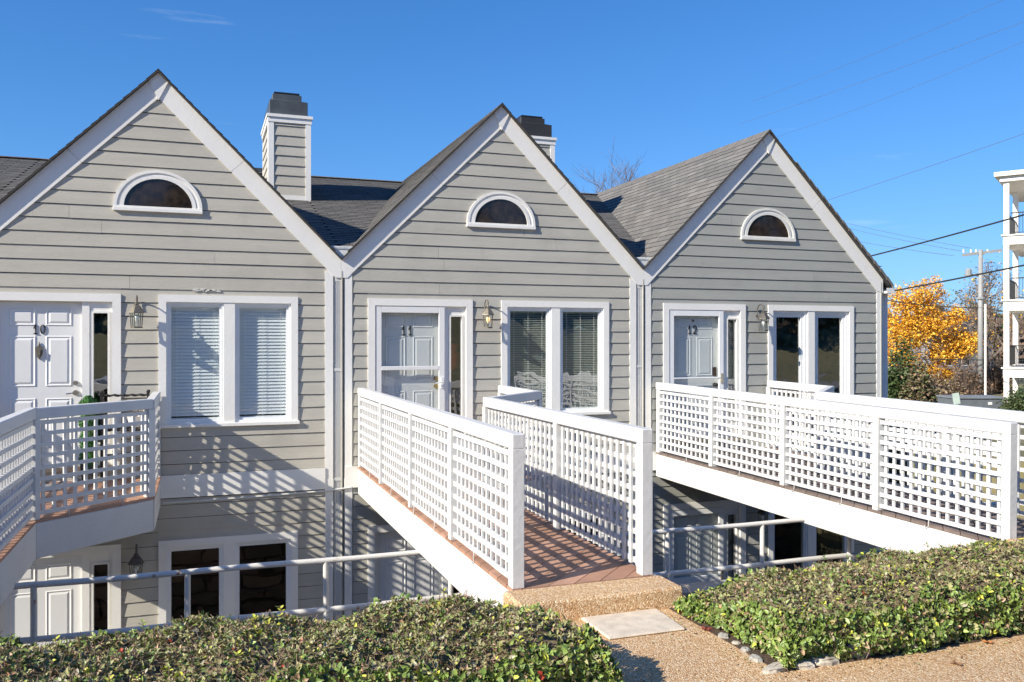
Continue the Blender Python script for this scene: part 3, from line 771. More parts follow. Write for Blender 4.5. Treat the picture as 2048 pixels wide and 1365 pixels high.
    # bring the ring to the shallower rise of the opening
    MB().box(-.524, .524, -.018, .05, cz - .058, cz - .012).box(-.52, .52, -.010, .05, cz - .0119, cz + .008).build("sill", mm, aw, bevel=.004)
    pv = [(.40 * math.cos(math.pi * i / 24), cz + .40 * math.sin(math.pi * i / 24)) for i in range(25)]
    MB().add([(x, .012, z) for x, z in pv], [tuple(range(25))[::-1]]).build("pane", M_ARCH, aw)
    for ch in [o for o in bpy.data.objects if o.parent == aw and o.name.startswith(("arch_frame", "pane"))]:
        ch.scale = (1, 1, .90); ch.location.z = cz * .10
    kd = [('closed'), ('open'), ('deep')][k]
    window(H, 0, kd); window(H, -3.11, 'low')
    door(H, 0, k, k > 0, ('10', '11', '12')[k]); door(H, -3.11, k, k == 2, '', knob=False)
    return H
shingle_caps = []
hl = ["grey clapboard townhouse with door number 10 and tall grey capped chimney", "grey clapboard townhouse with door number 11 between the other two gables",
      "grey clapboard townhouse with door number 12 at the end by the yellow tree"]
for k in (0, 1, 2):
    tag(make_house(k), hl[k], "townhouse", "row of gabled townhouses")
tag(make_house(-1, False), "townhouse mostly out of view, only its brown ridged shingle roof shows at the left edge", "townhouse", "row of gabled townhouses")

# ---------------------------------------------------------------- footbridges
def slat_mesh(L, w_, t, seed):
    rng = random.Random(seed); n = 6; vs = []; fs = []
    for i in range(n + 1):
        x = L * i / n; dz = rng.uniform(-.003, .003) if 0 < i < n else 0
        vs += [(x, -t / 2, -w_ / 2 + dz), (x, t / 2, -w_ / 2 + dz), (x, t / 2, w_ / 2 + dz), (x, -t / 2, w_ / 2 + dz)]
    for i in range(n):
        for q in range(4): fs.append((i * 4 + q, (i + 1) * 4 + q, (i + 1) * 4 + (q + 1) % 4, i * 4 + (q + 1) % 4))
    fs += [(0, 1, 2, 3), (n * 4 + 3, n * 4 + 2, n * 4 + 1, n * 4)]
    return MB().add(vs, fs).mesh("slat", M_RAIL)
VS = [MB().add([(-.0165 + a, -.009, -.075), (.0165 + a, -.009, -.075), (.0165 + a, .009, -.075), (-.0165 + a, .009, -.075),
                (-.0165 - a, -.009, .826), (.0165 - a, -.009, .826), (.0165 - a, .009, .826), (-.0165 - a, .009, .826)],
               [(0, 1, 5, 4), (1, 2, 6, 5), (2, 3, 7, 6), (3, 0, 4, 7), (4, 5, 6, 7), (3, 2, 1, 0)]).mesh("slat", M_RAIL) for a in (-.003, 0, .002)]
def railing(parent, p, q, posts, out, ends=(.045, .045), seed=0, postw=.075, pitch=.112):
    """p->q at deck level (z 0 = deck), out = outward normal; posts = distances along"""
    rng = random.Random(seed)
    p = Vector((*p, 0)); q = Vector((*q, 0)); d = (q - p).normalized(); L = (q - p).length; out = Vector((*out, 0)).normalized()
    r = empty("railing", (0, 0, 0), parent)
    up = Vector((0, 0, 1)); a = p - d * ends[0]; b = q + d * ends[1]
    MB().obox(a + up * 1.012 - .0 * out, b + up * 1.016, .094, .108).build("top_rail", M_RAIL, r, bevel=.008)
    for s in posts:
        c = p + d * s
        e = .045 if s in (0,) or abs(s - L) < .05 else postw / 2
        MB().obox(c + up * -.0 - d * 0, c + up * .961, .088 if e == .045 else .098, e * 2, up=d).build("post", M_RAIL, r, bevel=.004)
    ang = math.atan2(d.y, d.x); z0, pit = .058, .1080
    for s0, s1 in zip(posts[:-1], posts[1:]):
        A = s0 + postw / 2 + .006; B = s1 - postw / 2 - .006
        me = slat_mesh(B - A, .040, .016, seed + int(s0 * 10)); me2 = slat_mesh(B - A, .040, .016, seed + 7 + int(s0 * 10))
        for i in range(9):
            o = inst("slat", (me, me2)[i % 2], r, p + d * A + out * .016 + up * (z0 + i * pit + rng.uniform(-.004, .004)), (0, rng.uniform(-.002, .002), ang))
        n = max(1, round((B - A) / pitch))
        for i in range(n):
            t = A + (B - A) * (i + .5) / n
            inst("slat", VS[rng.randrange(3)], r, p + d * t - out * .0045 + up * .112, (0, 0, ang))
    return r

def clip(poly, a, b, c):       # keep a*x + b*y <= c
    out = []
    for i in range(len(poly)):
        P, Q = poly[i], poly[(i + 1) % len(poly)]
        dp, dq = a * P[0] + b * P[1] - c, a * Q[0] + b * Q[1] - c
        if dp <= 0: out.append(P)
        if dp * dq < 0: t = dp / (dp - dq); out.append((P[0] + (Q[0] - P[0]) * t, P[1] + (Q[1] - P[1]) * t))
    return out
XL, XR, XF = -2.02, -1.02, -.02; YN, Y1, Y2 = -6.13, -2.44, -1.48
def make_bridge(grey=False):
    Bg = empty("footbridge", (0, 0, -.15))
    out = [(XL - .047, -6.18), (XR + .047, -6.18), (XR + .047, Y1 - .04), (XF + .047, Y2 - .03), (XF + .047, -.01), (XL - .047, -.01)]
    rng = random.Random(4); c = -2.3
    rects = [out[:2] + [(XR + .06, -.01), (XL - .06, -.01)], [(XR + .06, Y1 - .04), (XF + .06, Y2 - .03), (XF + .06, -.01), (XR + .06, -.01)]]
    while c < 5.4:
        w_ = .139
        # boards run along (+1,+1): strips of x - y
        for poly in (out,):
            pc = clip(clip(poly, -1, 1, -(c + .004) * 1.0), 1, -1, c + w_ * math.sqrt(2) - .004)
            pc = [p for i, p in enumerate(pc) if (Vector(p) - Vector(pc[i - 1])).length > 1e-4]
            if len(pc) > 2:
                if sum(pc[i - 1][0] * pc[i][1] - pc[i][0] * pc[i - 1][1] for i in range(len(pc))) < 0: pc = pc[::-1]
                MB().slab(pc, -.026, rng.uniform(-.001, .001)).build("deck_board", M_DECKG if grey else M_DECK[rng.randrange(3)], Bg)
        c += w_ * math.sqrt(2)
    # fascia beams
    zt, zb = -.03, -.37
    def beam(p, q, n="fascia_beam"):
        p = Vector((*p, 0)); q = Vector((*q, 0))
        MB().obox(p + Vector((0, 0, (zt + zb) / 2)), q + Vector((0, 0, (zt + zb) / 2)), .04, zt - zb).build(n, M_BEAM, Bg, bevel=.004)
    beam((XL - .024, -6.18), (XL - .024, -.30)); beam((XL - .024, -.298), (XL - .024, -.01))
    beam((XR + .024, -6.18), (XR + .024, Y1 - .02)); beam((XR + .032, Y1 - .025), (XF + .02, Y2 - .04)); beam((XF + .024, Y2 - .01), (XF + .024, -.01))
    y = -6.0
    while y < -.1:
        MB().box(XL + .01, (XR if y < Y1 else (XR + (y - Y1) / (Y2 - Y1) * 1.0 if y < Y2 else XF)) , y, y + .04, -.26, -.03).build("joist", M_JOIST, Bg)
        y += .41
    # deck edge clips holding the light cable
    for yy in (-.9, -2.2, -3.3, -4.1, -5.3):
        MB().tube([(XL - .05, yy, .06), (XL - .053, yy, -.02), (XL - .062, yy + .03, -.035), (XL - .056, yy + .05, -.02)], .004, 5).build("cable_clip", M_RAIL, Bg)
    for t in (.25, .7):
        px, py = XR + t * (XF - XR), Y1 + t * (Y2 - Y1)
        MB().tube([(px + .045, py - .045, .06), (px + .05, py - .05, -.02), (px + .07, py - .04, -.035)], .004, 5).build("cable_clip", M_RAIL, Bg)
    railing(Bg, (XL, YN), (XL, -.03), [0, 1.54, 3.07, 4.62, 6.08], (-1, 0), seed=1)
    railing(Bg, (XR, YN), (XR, Y1), [0, 1.6, 3.69], (1, 0), ends=(.045, .02), seed=2)
    s2 = math.hypot(XF - XR, Y2 - Y1)
    railing(Bg, (XR + .01, Y1), (XF, Y2), [.02, s2 - .02], (.7, -.7), ends=(.0, .0), seed=3, postw=.05)
    railing(Bg, (XF, Y2), (XF, -.03), [.02, -Y2 - .05], (1, 0), ends=(.03, .0), seed=4, postw=.05, pitch=.114)
    return Bg
b11 = make_bridge(); b11.location.x = W
b10 = copy_tree(b11); b10.location.x = 0
b12 = copy_tree(b11); b12.location.x = 2 * W; b12.rotation_euler = (R(.62), 0, 0)
for o in bpy.data.objects:
    if o.parent == b12 and o.name.startswith("deck_board"):
        o.data = o.data.copy(); o.data.materials[0] = M_DECKG
grp = "white lattice footbridges to the front doors"
tag(b10, "white lattice footbridge to door 10, with the plant stand on its landing", "footbridge", grp)
tag(b11, "white lattice footbridge with sunlit reddish deck leading from the pebbled step to door 11", "footbridge", grp)
tag(b12, "white lattice footbridge with grey weathered deck leading to door 12", "footbridge", grp)

# ---------------------------------------------------------------- step, pad
def step(x, label):
    m = MB(); rng = random.Random(8)
    x0, x1, y0, y1 = x - .62, x + .60, -6.52, -6.19
    o = m.box(x0, x1, y0, y1, -.45, -.148).build("entry_step", M_AGG, bevel=.018)
    return tag(o, label, "step", "pebbled steps at the bridge ends")
step(3.05, "pebbled aggregate step at the end of the reddish deck, behind the concrete pad")
step(7.62, "pebbled aggregate step at the end of the grey deck, behind the right hedge")
o = MB().slab([(2.86, -6.95), (3.40, -6.95), (3.43, -6.525), (2.86, -6.525)], -.29, -.272).build("concrete_pad", M_CONC, bevel=.008)
tag(o, "pale concrete pad on the pebbled path below the step", "paving slab")

# ---------------------------------------------------------------- retaining wall and pipe rail
rw = empty("retaining_wall", (0, -3.5, -3.13))
tag(rw, "brown stone retaining wall below the pipe railing, facing the lower windows", "retaining wall")
MB().box(-13.9, 12.3, -.12, .0, 0, 1.96).build("backing", M_STONEW[1], rw)
rng = random.Random(5); bm = []
for i in range(6):
    w_, h_ = .62, .235; j = lambda: rng.uniform(-.012, .012)
    v = [(0, 0, 0), (w_, 0, 0), (w_, 0, h_), (0, 0, h_), (.02 + j(), .07 + j(), .02), (w_ - .02 + j(), .07 + j(), .02), (w_ - .02, .07 + j(), h_ - .02), (.02, .07 + j(), h_ - .02)]
    bm.append(MB().add(v, [(4, 7, 6, 5), (0, 4, 5, 1), (1, 5, 6, 2), (2, 6, 7, 3), (3, 7, 4, 0)]).mesh("stone", M_STONEW[i % 3]))
for r_ in range(8):
    for c in range(35):
        inst("stone", bm[rng.randrange(6)], rw, (-9.6 + c * .635 - (r_ % 2) * .3, .001, .01 + r_ * .243))
MB().box(-13.9, 12.3, -.2, .1, 1.961, 2.0).build("coping", M_PATIO, rw)

pr = empty("pipe_railing", (.386, -3.46, -1.12)); z0 = 1.12
tag(pr, "white painted pipe railing with rust spots, running behind the hedges above the lower patio", "railing")
def pipe(x0, x1, z, nm): MB().tube([(x, 0, z + .004 * math.sin(x * 3)) for x in np.arange(x0, x1 + .01, .4)], .027, 12).build(nm, M_PIPE, pr, smooth=True)
pipe(-6.5, 12.0, -.52 + z0, "rail"); pipe(-6.5, 12.0, -.985 + z0, "rail")
for i in range(-5, 10):
    x = i * 1.225
    MB().tube([(x, 0, 0), (x, 0, -.52 + z0)], .026, 12).lathe([(.05, 0), (.05, .012)], (x, 0, 0), 12).build("post", M_PIPE, pr, smooth=False)

# ---------------------------------------------------------------- wall lanterns
def lantern(loc, metal, bulb, label, scroll=True, s=1.0):
    L = empty("wall_lantern", loc); L.scale = (s, s, s)
    tag(L, label, "wall lantern", "lanterns beside the doors")
    y = -.17
    n = 6; r0, r1 = .062, .076
    cg = MB()
    for i in range(n):
        a = i * math.pi / 3 + .26
        cg.tube([(r0 * math.cos(a), y + r0 * math.sin(a), -.17), (r1 * math.cos(a), y + r1 * math.sin(a), 0)], .0055, 5)
    cg.lathe([(.072, -.19), (.072, -.172), (.058, -.17)], (0, y, 0), 6, rot=.26)
    cg.build("cage", metal, L)
    rf = MB().lathe([(.098, -.004), (.095, .008), (.070, .045), (.045, .080), (.026, .098), (.030, .108), (.012, .122), (.010, .135)], (0, y, 0), 6, rot=.26)
    rf.build("roof", metal, L)
    gl = MB()
    for i in range(n):
        a = i * math.pi / 3 + .26; b = a + math.pi / 3
        gl.add([(r0 * math.cos(a), y + r0 * math.sin(a), -.165), (r0 * math.cos(b), y + r0 * math.sin(b), -.165), (r1 * math.cos(b), y + r1 * math.sin(b), -.003), (r1 * math.cos(a), y + r1 * math.sin(a), -.003)], [(0, 1, 2, 3)])
    gl.build("glass", M_GLASS, L)
    MB().lathe([(.010, -.12), (.012, -.10), (.028, -.075), (.030, -.055), (.022, -.035), (.006, -.025)], (0, y, 0), 10).build("bulb", bulb, L, smooth=True)
    pl = MB().lathe([(.055, 0), (.055, .008), (.04, .02), (.02, .03)], (0, 0, 0), 12)
    o = pl.build("back_plate", metal, L); o.rotation_euler = (R(90), 0, 0); o.scale = (1, 1.35, 1); o.location = (0, .03, .03)
    pts = [(0, .01, .02), (0, -.05, .05)] + [(0, -.085 + .085 * math.cos(t), .105 + .085 * math.sin(t)) for t in [R(a) for a in range(-20, 190, 15)]] + [(0, -.17, .135)]
    pts = [(0, .0, .03), (0, -.03, .07)] + [(0, -.095 - .075 * math.cos(t), .13 + .085 * math.sin(t)) for t in [R(a) for a in range(180, -5, -15)]]
    MB().tube(pts, .0085, 6).build("arm", metal, L)
    if scroll:
        sp = [(0, -.17 + .032 * (1 - t / 14) * math.cos(t * .6 + 1.6), .17 + .032 * (1 - t / 14) * math.sin(t * .6 + 1.6)) for t in range(13)]
        MB().tube(sp, .006, 5).build("scroll", metal, L)
    MB().lathe([(.007, .12), (.009, .15), (.004, .19)], (0, y, 0), 6).build("finial", metal, L)
    return L
lantern((-.245, .02, 1.905), M_PEWTER, M_BULB, "pale pewter wall lantern with clear bulb beside door 10", False)
lantern((W - .255, .02, 1.925), M_PEWTER, M_BULBW, "wall lantern with warm glowing bulb beside door 11")
lantern((2 * W - .215, .02, 1.91), M_BRONZE, M_BULB, "dark bronze wall lantern with scroll hook beside door 12", s=1.05)
lantern((-.25, .02, -1.185), M_BRONZE, M_BULB, "shaded wall lantern on the lower storey, just left of the left lower double window", False)
lantern((2 * W - .215, .02, -1.19), M_BRONZE, M_BULB, "small wall lantern on the lower storey, in the shade under the grey footbridge")

# ---------------------------------------------------------------- things on the landing of door 10
def leaf_quads(mb, pts, nrm, size, rng, nm=1, fold=.25, elong=1.5):
    for p, n_ in zip(pts, nrm):
        n_ = (Vector(n_) + Vector((rng.gauss(0, .5), rng.gauss(0, .5), rng.gauss(0, .5)))).normalized()
        t = n_.cross(Vector((rng.gauss(0, 1), rng.gauss(0, 1), rng.gauss(0, 1)))).normalized(); b = n_.cross(t)
        s = size * rng.uniform(.7, 1.25); l = s * elong / 2; w_ = s / 2; p = Vector(p)
        mb.add([p - t * l, p - t * l * .1 + b * w_ + n_ * s * fold * .4, p + t * l, p - t * l * .1 - b * w_ + n_ * s * fold * .4], [(0, 1, 2), (0, 2, 3)], rng.randrange(nm))
tp = empty("topiary", (-.775, -.2, -.15))
tag(tp, "narrow green boxwood topiary column in a dark square pot beside door 10", "potted plant")
rng = random.Random(21)
m = MB(); pts = []; nr = []
for i in range(5200):
    a = rng.uniform(0, 2 * math.pi); z = rng.uniform(.17, 1.04); r_ = .088 + .012 * math.sin(z * 28) + rng.uniform(-.02, .01)
    if z > .97: r_ *= max(.2, 1 - (z - .97) * 9)
    pts.append((r_ * math.cos(a), r_ * math.sin(a), z)); nr.append((math.cos(a), math.sin(a), .3))
leaf_quads(m, pts, nr, .017, rng)
tag(m.build("foliage", M_TOPI, tp), kind='stuff')
MB().lathe([(.07, .15), (.078, .5), (.078, .98), (.02, 1.02)], (0, 0, 0), 12).build("core", M_LEAF['g3'], tp)
MB().lathe([(.085, 0), (.115, .2), (.115, .215), (.1, .215), (.1, .19)], (0, 0, 0), 4, rot=R(45)).build("pot", M_POT, tp)
ps = empty("plant_stand", (-.37, -.15, -.15))
tag(ps, "black wrought iron plant stand with twisted top bars at the landing of door 10", "plant stand")
for x in (-.26, .26):
    for y in (-.07, .07):
        MB().box(x - .012, x + .012, y - .012, y + .012, 0, 1.06).lathe([(.012, 1.06), (.022, 1.08), (.012, 1.10)], (x, y, 0), 6).build("leg", M_IRON, ps)
for y in (-.07, .07):
    for z in (1.04, .30, .62):
        pts = [(-.246 + .492 * i / 20, y + .006 * math.cos(i * 1.6), z + .006 * math.sin(i * 1.6)) for i in range(21)]
        MB().tube(pts, .011, 5).build("bar", M_IRON, ps)
for z in (.30, .62):
    sh = MB()
    for i in range(5): sh.box(-.245, .245, -.063 + i * .03, -.057 + i * .03, z + .012, z + .018)
    sh.build("shelf", M_IRON, ps)
pt = MB().lathe([(.05, 0), (.085, .05), (.10, .12), (.11, .14), (.10, .14), (.085, .12)], (0, 0, 0), 16).build("flower_pot", M_WPOT, smooth=False)
pt.location = (-.25, -.15, .492); tag(pt, "off-white ceramic pot standing on the black plant stand", "flower pot")
m = MB()
for i in range(14):
    a = i * .45; l = .1 + .05 * math.sin(i * 3)
    m.tube([(0, 0, .12), (l * .5 * math.cos(a), l * .5 * math.sin(a), .2), (l * math.cos(a), l * math.sin(a), .24 + .03 * math.sin(i))], .003, 4)
m.build("dry_stems", M_TWIG, pt)
o = MB().slab([(-1.75, -.75), (-1.0, -.75), (-1.0, -.28), (-1.75, -.28)], -.146, -.134).build("doormat", M_MAT)
tag(o, "grey doormat lying on the deck before door 10", "doormat")
vz = MB().lathe([(.05, 0), (.11, .05), (.13, .16), (.13, .24), (.10, .30), (.115, .36), (.12, .40), (.10, .40)], (0, 0, 0), 16).build("vase", M_ORANGE, smooth=True)
vz.location = (W - .66, .34, 1.12); tag(vz, "glossy orange vase behind the narrow sidelight of door 11", "vase")
st = MB().box(-.14, .14, -.14, .14, 1.08, 1.12)
for sx in (-.12, .12):
    for sy in (-.12, .12): st.box(sx - .015, sx + .015, sy - .015, sy + .015, 0, 1.0799)
st = st.build("pedestal_table", M_JOIST); st.location = (W - .66, .34, 0); tag(st, "slim wooden pedestal table holding the orange vase", "table")
lp = empty("hanging_lamp", (2 * W + 1.36, .30, -1.50)); tag(lp, "small beige box lamp hanging behind the lower window under the grey footbridge", "lamp")
MB().box(-.07, .07, -.05, .05, -.12, .12).build("shade", mat("beige_shade", (.78, .62, .38), .6), lp, bevel=.02)
MB().tube([(0, 0, .12), (0, 0, .9)], .004, 5).build("cord", M_IRON, lp)
MB().lathe([(.09, -.135), (.095, -.122)], (0, 0, 0), 12).build("rim", M_IRON, lp)

# ---------------------------------------------------------------- hedges
M_TANGLE = mat('branch_tangle', (.19, .15, .085), .95, var=.5, scale=60)
def leaf_mesh(mk, s=1):
    me = bpy.data.meshes.new("leaf")
    v = [(0, 0, 0), (.3, .27, .06), (.68, .26, .05), (1, 0, -.05), (.68, -.26, .05), (.3, -.27, .06), (.5, 0, -.03)]
    me.from_pydata(v, [], [(0, 6, 1), (1, 6, 2), (2, 6, 3), (3, 6, 4), (4, 6, 5), (5, 6, 0)]); me.materials.append(M_LEAF[mk]); me.shade_smooth(); return me
KEYS = list(LEAFC)
LV = np.array([(0, 0, 0), (.35, .29, .07), (.72, .22, .04), (1, 0, -.06), (.72, -.22, .04), (.35, -.29, .07), (.5, 0, -.03)])
LF = [(0, 6, 1), (1, 6, 2), (2, 6, 3), (3, 6, 4), (4, 6, 5), (5, 6, 0)]
LME = {k: leaf_mesh(k) for k in KEYS}
def hedge(x0, x1, y0, y1, zt, label, seed, dens, taper=0, backdip=.10, lround=.30, ldrop=0):
    H = empty("hedge", ((x0 + x1) / 2, (y0 + y1) / 2, -.29)); tag(H, label, "hedge", "low clipped hedges along the path")
    org = np.array(H.location); rs = np.random.RandomState(seed); rng = random.Random(seed)
    zb = -.29
    def bump(x, y): return .030 * math.sin(x * 5.1 + y * 3) + .022 * math.sin(x * 11.7 - y * 7) + .015 * math.sin(y * 13 + x * 2)
    X1 = x1
    def xe(y): return X1 - taper * min(1, max(0, (y - y0 - .38) / (y1 - y0 - .38)))
    def ztop(x, y):
        x1 = xe(y); t = (y - y0) / (y1 - y0)                      # 0 front .. 1 back
        edge = min(1, (x - x0) / lround, (x1 - x) / .30); e2 = min(1, t / .16, (1 - t) / .22)
        z = zt - backdip * max(0, t - .45) / .55 - ldrop * max(0, 1 - (x - x0) / 1.3) * (.4 + .6 * t)
        z -= .13 * (1 - math.sqrt(max(0, 1 - (1 - max(0, edge)) ** 2))) + .13 * (1 - math.sqrt(max(0, 1 - (1 - max(0, e2)) ** 2)))
        return z + bump(x, y)
    P = []; N = []; T = []
    area_top = (x1 - x0) * (y1 - y0)
    for _ in range(int(area_top * dens)):
        x, y = rs.uniform(x0, x1), rs.uniform(y0, y1)
        if x > xe(y): continue
        P.append((x, y, ztop(x, y) - abs(rs.normal(0, .028)))); N.append((0, 0, 1)); T.append(0)
    for (face, L_) in (('f', x1 - x0), ('b', x1 - x0), ('l', y1 - y0), ('r', y1 - y0)):
        for _ in range(int(L_ * .42 * dens * (1.0 if face != 'b' else .4))):
            s = rs.uniform(0, 1); off = abs(rs.normal(0, .028))
            if face in 'fb':
                x = x0 + s * ((x1 if face == 'f' else xe(y1)) - x0); yy = y0 if face == 'f' else y1; h1 = ztop(x, yy + (.1 if face == 'f' else -.1)); z = rs.uniform(zb + .01, h1)
                bul = .04 * math.sin(math.pi * (z - zb) / max(.1, h1 - zb)) + bump(x, z * 3) * .8 - .02
                y = yy - bul + off if face == 'f' else yy + bul - off; n = (0, -1 if face == 'f' else 1, .25)
            else:
                y = y0 + s * (y1 - y0); xx = x0 if face == 'l' else xe(y); h1 = ztop(xx + (.1 if face == 'l' else -.1), y); z = rs.uniform(zb + .01, h1)
                bul = .04 * math.sin(math.pi * (z - zb) / max(.1, h1 - zb)) + bump(y, z * 3) * .8 - .02
                x = xx - bul + off if face == 'l' else xx + bul - off; n = (-1 if face == 'l' else 1, 0, .25)
            P.append((x, y, z)); N.append(n); T.append(1)
    verts = []; faces = []; mi = []; near = []
    tw = MB()
    for p, n_, t in zip(P, N, T):
        # a rosette of leaves round a twig tip
        n_ = np.array(n_) + rs.normal(0, .35, 3); n_ /= np.linalg.norm(n_)
        a = np.cross(n_, rs.normal(0, 1, 3)); a /= np.linalg.norm(a); b = np.cross(n_, a)
        patch = .5 + .5 * math.sin(p[0] * 3.1 + 1.3 * math.sin(p[1] * 4 + seed)) 
        if t == 0: w_ = [.10, .06, .12, .24, .22, .02 + .06 * (patch > .8), .13, .008, .003, .10]
        else: w_ = [.34, .22, .24, .06, .06, .03, .04, .003, .002, .01]
        w_ = np.array(w_); w_ /= w_.sum(); base = rs.choice(len(KEYS), p=w_)
        for q in range(rs.randint(3, 6)):
            th = rs.uniform(0, 6.28); tilt = rs.uniform(.05, 1.0)
            d = (a * math.cos(th) + b * math.sin(th)) * math.cos(tilt) + n_ * math.sin(tilt); d /= np.linalg.norm(d)
            up = n_ - d * np.dot(n_, d) + rs.normal(0, .25, 3); up -= d * np.dot(up, d); up /= np.linalg.norm(up); sd = np.cross(up, d)
            L_ = rs.uniform(.026, .041) * (1.05 if t else .80); wd = rs.uniform(.75, 1.2)
            if KEYS[base] in ('brown', 'pink') and t == 0: wd *= .6
            fold = rs.uniform(.5, 2.6)
            vv = np.array(p) + L_ * (LV[:, :1] * d + LV[:, 1:2] * wd * sd + LV[:, 2:] * fold * up)
            k = base if rs.uniform() < .7 else rs.choice(len(KEYS), p=w_)
            near.append((np.linalg.norm(np.array(p) - np.array(CAM)) + rs.uniform(0, .35) - (.0 if t else .0), len(mi) // 6, k))
            o = len(verts); verts.extend((vv - org).tolist()); faces.extend([tuple(i + o for i in f) for f in LF]); mi.extend([k] * 6)
        if t == 0 and rs.uniform() < .6:
            q = Vector(p) - Vector(org); e = Vector((rs.normal(0, .018), rs.normal(0, .018), rs.uniform(.008, .05)))
            tw.tube([q - e * .6, q + e], .0016, 3, caps=False)
        elif t == 1 and rs.uniform() < .12:
            q = Vector(p) - Vector(org); e = Vector(rs.normal(0, .03, 3)); tw.tube([q - e, q + e], .0018, 3, caps=False)
    # sprouts above the clipped surface
    for _ in range(int((x1 - x0) * 9)):
        y = rs.uniform(y0 + .1, y1 - .05); x = rs.uniform(x0 + .1, xe(y) - .1); z = ztop(x, y); h = rs.uniform(.02, .085)
        q = Vector((x, y, z)) - Vector(org); e = Vector((rs.normal(0, .01), rs.normal(0, .01), h)); tw.tube([q - e * .3, q + e], .0018, 3, caps=False)
        k = KEYS.index(['yel', 'g2', 'olive', 'g1'][rs.randint(4)])
        for j in range(rs.randint(4, 8)):
            f_ = .4 + .6 * j / 7; th = j * 2.4; d = np.array([math.cos(th), math.sin(th), .55]); d /= np.linalg.norm(d)
            up = np.array([0, 0, 1.]) - d * d[2]; up /= np.linalg.norm(up); sd = np.cross(up, d)
            vv = np.array(q + e * f_) + rs.uniform(.024, .036) * (LV[:, :1] * d + LV[:, 1:2] * .9 * sd + LV[:, 2:] * up)
            o = len(verts); verts.extend(vv.tolist()); faces.extend([tuple(i + o for i in f) for f in LF]); mi.extend([k] * 6)
    # the nearest leaves are parts of their own
    near.sort(key=lambda e: e[0]); vis = []
    R3 = cam.rotation_euler.to_matrix().transposed()
    for d_, li, k in near:
        c = Vector(verts[li * 7]) + Vector(org) - CAM; cc = R3 @ c
        if cc.z < 0 and abs(cc.x / -cc.z) < .58 and -.392 < cc.y / -cc.z: vis.append((li, k))
        if len(vis) >= 280: break
    drop = set()
    for li, k in vis:
        vv = np.array(verts[li * 7:li * 7 + 7]); c = vv[0].copy()
        me = bpy.data.meshes.new("leaf"); me.from_pydata((vv - c).tolist(), [], LF); me.materials.append(M_LEAF[KEYS[k]]); me.shade_smooth()
        inst("leaf", me, H, tuple(c)); drop.add(li)
    faces = [f for i, f in enumerate(faces) if i // 6 not in drop]; mi = [f for i, f in enumerate(mi) if i // 6 not in drop]
    me = bpy.data.meshes.new("foliage"); me.from_pydata(verts, [], faces)
    for k in KEYS: me.materials.append(M_LEAF[k])
    me.polygons.foreach_set('material_index', mi); me.shade_smooth(); me.update()
    o = bpy.data.objects.new("foliage", me); COL.objects.link(o); o.parent = H; tag(o, kind='stuff')
    tag(tw.build("twigs", M_TWIG, H), kind='stuff')
    # tangled interior
    c = MB(); n1 = 40; n2 = 12; vv = []
    for i in range(n1 + 1):
        for j in range(n2 + 1):
            y = y0 + .07 + (y1 - y0 - .14) * j / n2; x = x0 + .07 + (xe(y) - x0 - .14) * i / n1
            ed = i in (0, n1) or j in (0, n2)
            vv.append(Vector((x, y, (zb if ed else ztop(x, y) - .055))) - Vector(org))
    c.add(vv, [(i * (n2 + 1) + j, (i + 1) * (n2 + 1) + j, (i + 1) * (n2 + 1) + j + 1, i * (n2 + 1) + j + 1) for i in range(n1) for j in range(n2)])
    c.build("branch_tangle", M_TANGLE, H)
    return H
hedge(-3.6, 2.50, -7.76, -6.48, .02, "low clipped hedge on the left, nearest the camera, ending beside the concrete pad", 1, 1650, backdip=.06, taper=.5)
hedge(3.60, 9.5, -7.74, -6.46, .05, "low clipped hedge on the right of the path, edged with pale stones", 2, 1550, backdip=.14, lround=.45, ldrop=.10)

# ---------------------------------------------------------------- edging stones and fallen leaves
def stone(x, y, sx, sy, sz, m, label, seed, rz=0):
    sz *= .7; y += .03
    rng = random.Random(seed); v = []; f = []
    nu, nv = 9, 5
    for j in range(nv + 1):
        ph = math.pi / 2 * j / nv
        for i in range(nu):
            th = 2 * math.pi * i / nu; rr = (1 + rng.uniform(-.22, .22)) * math.cos(ph) ** .45 if j < nv else 0.0
            v.append((sx * rr * math.cos(th), sy * rr * math.sin(th), sz * (math.sin(ph) ** .7) * (1 + rng.uniform(-.12, .12)) if j else -.03))
    for j in range(nv):
        for i in range(nu): f.append((j * nu + i, j * nu + (i + 1) % nu, (j + 1) * nu + (i + 1) % nu, (j + 1) * nu + i))
    o = MB().add(v, f).build("edging_stone", m); o.location = (x, y, -.288); o.rotation_euler = (0, 0, rz)
    tag(o, label, "stone", "stones edging the right hedge")
ST = [(1452, 1278, .045, .03, .03, 1, "flat pale grey stone at the hedge edge, first below the concrete pad"),
      (1478, 1292, .03, .025, .02, 0, "smallest cream stone between two larger edging stones of the path"),
      (1497, 1306, .035, .03, .025, 1, "white grey chip of stone midway down the path side of the hedge"),
      (1518, 1324, .05, .035, .03, 1, "grey stone by the path just above the broad corner slab"),
      (1560, 1343, .11, .045, .035, 0, "broad tan slab stone at the corner of the right hedge"),
      (1610, 1338, .07, .05, .045, 0, "tan stone tucked under the hedge corner leaves"),
      (1655, 1330, .09, .05, .06, 0, "brownish stone under the hedge front left of the tall pale rock"),
      (1728, 1312, .11, .06, .10, 1, "tall jagged pale rock at the front of the right hedge"),
      (1800, 1302, .09, .05, .07, 1, "rounded grey rock just right of the tall jagged one")]
def G(px, py, z=-.29):
    d = (1.555 - z) * 1731 / (py - 682.5); u = (px - 1024) / 1731
    return (.49 + d * (.9407 * u + .3393), -11.76 + d * (.9407 - .3393 * u))
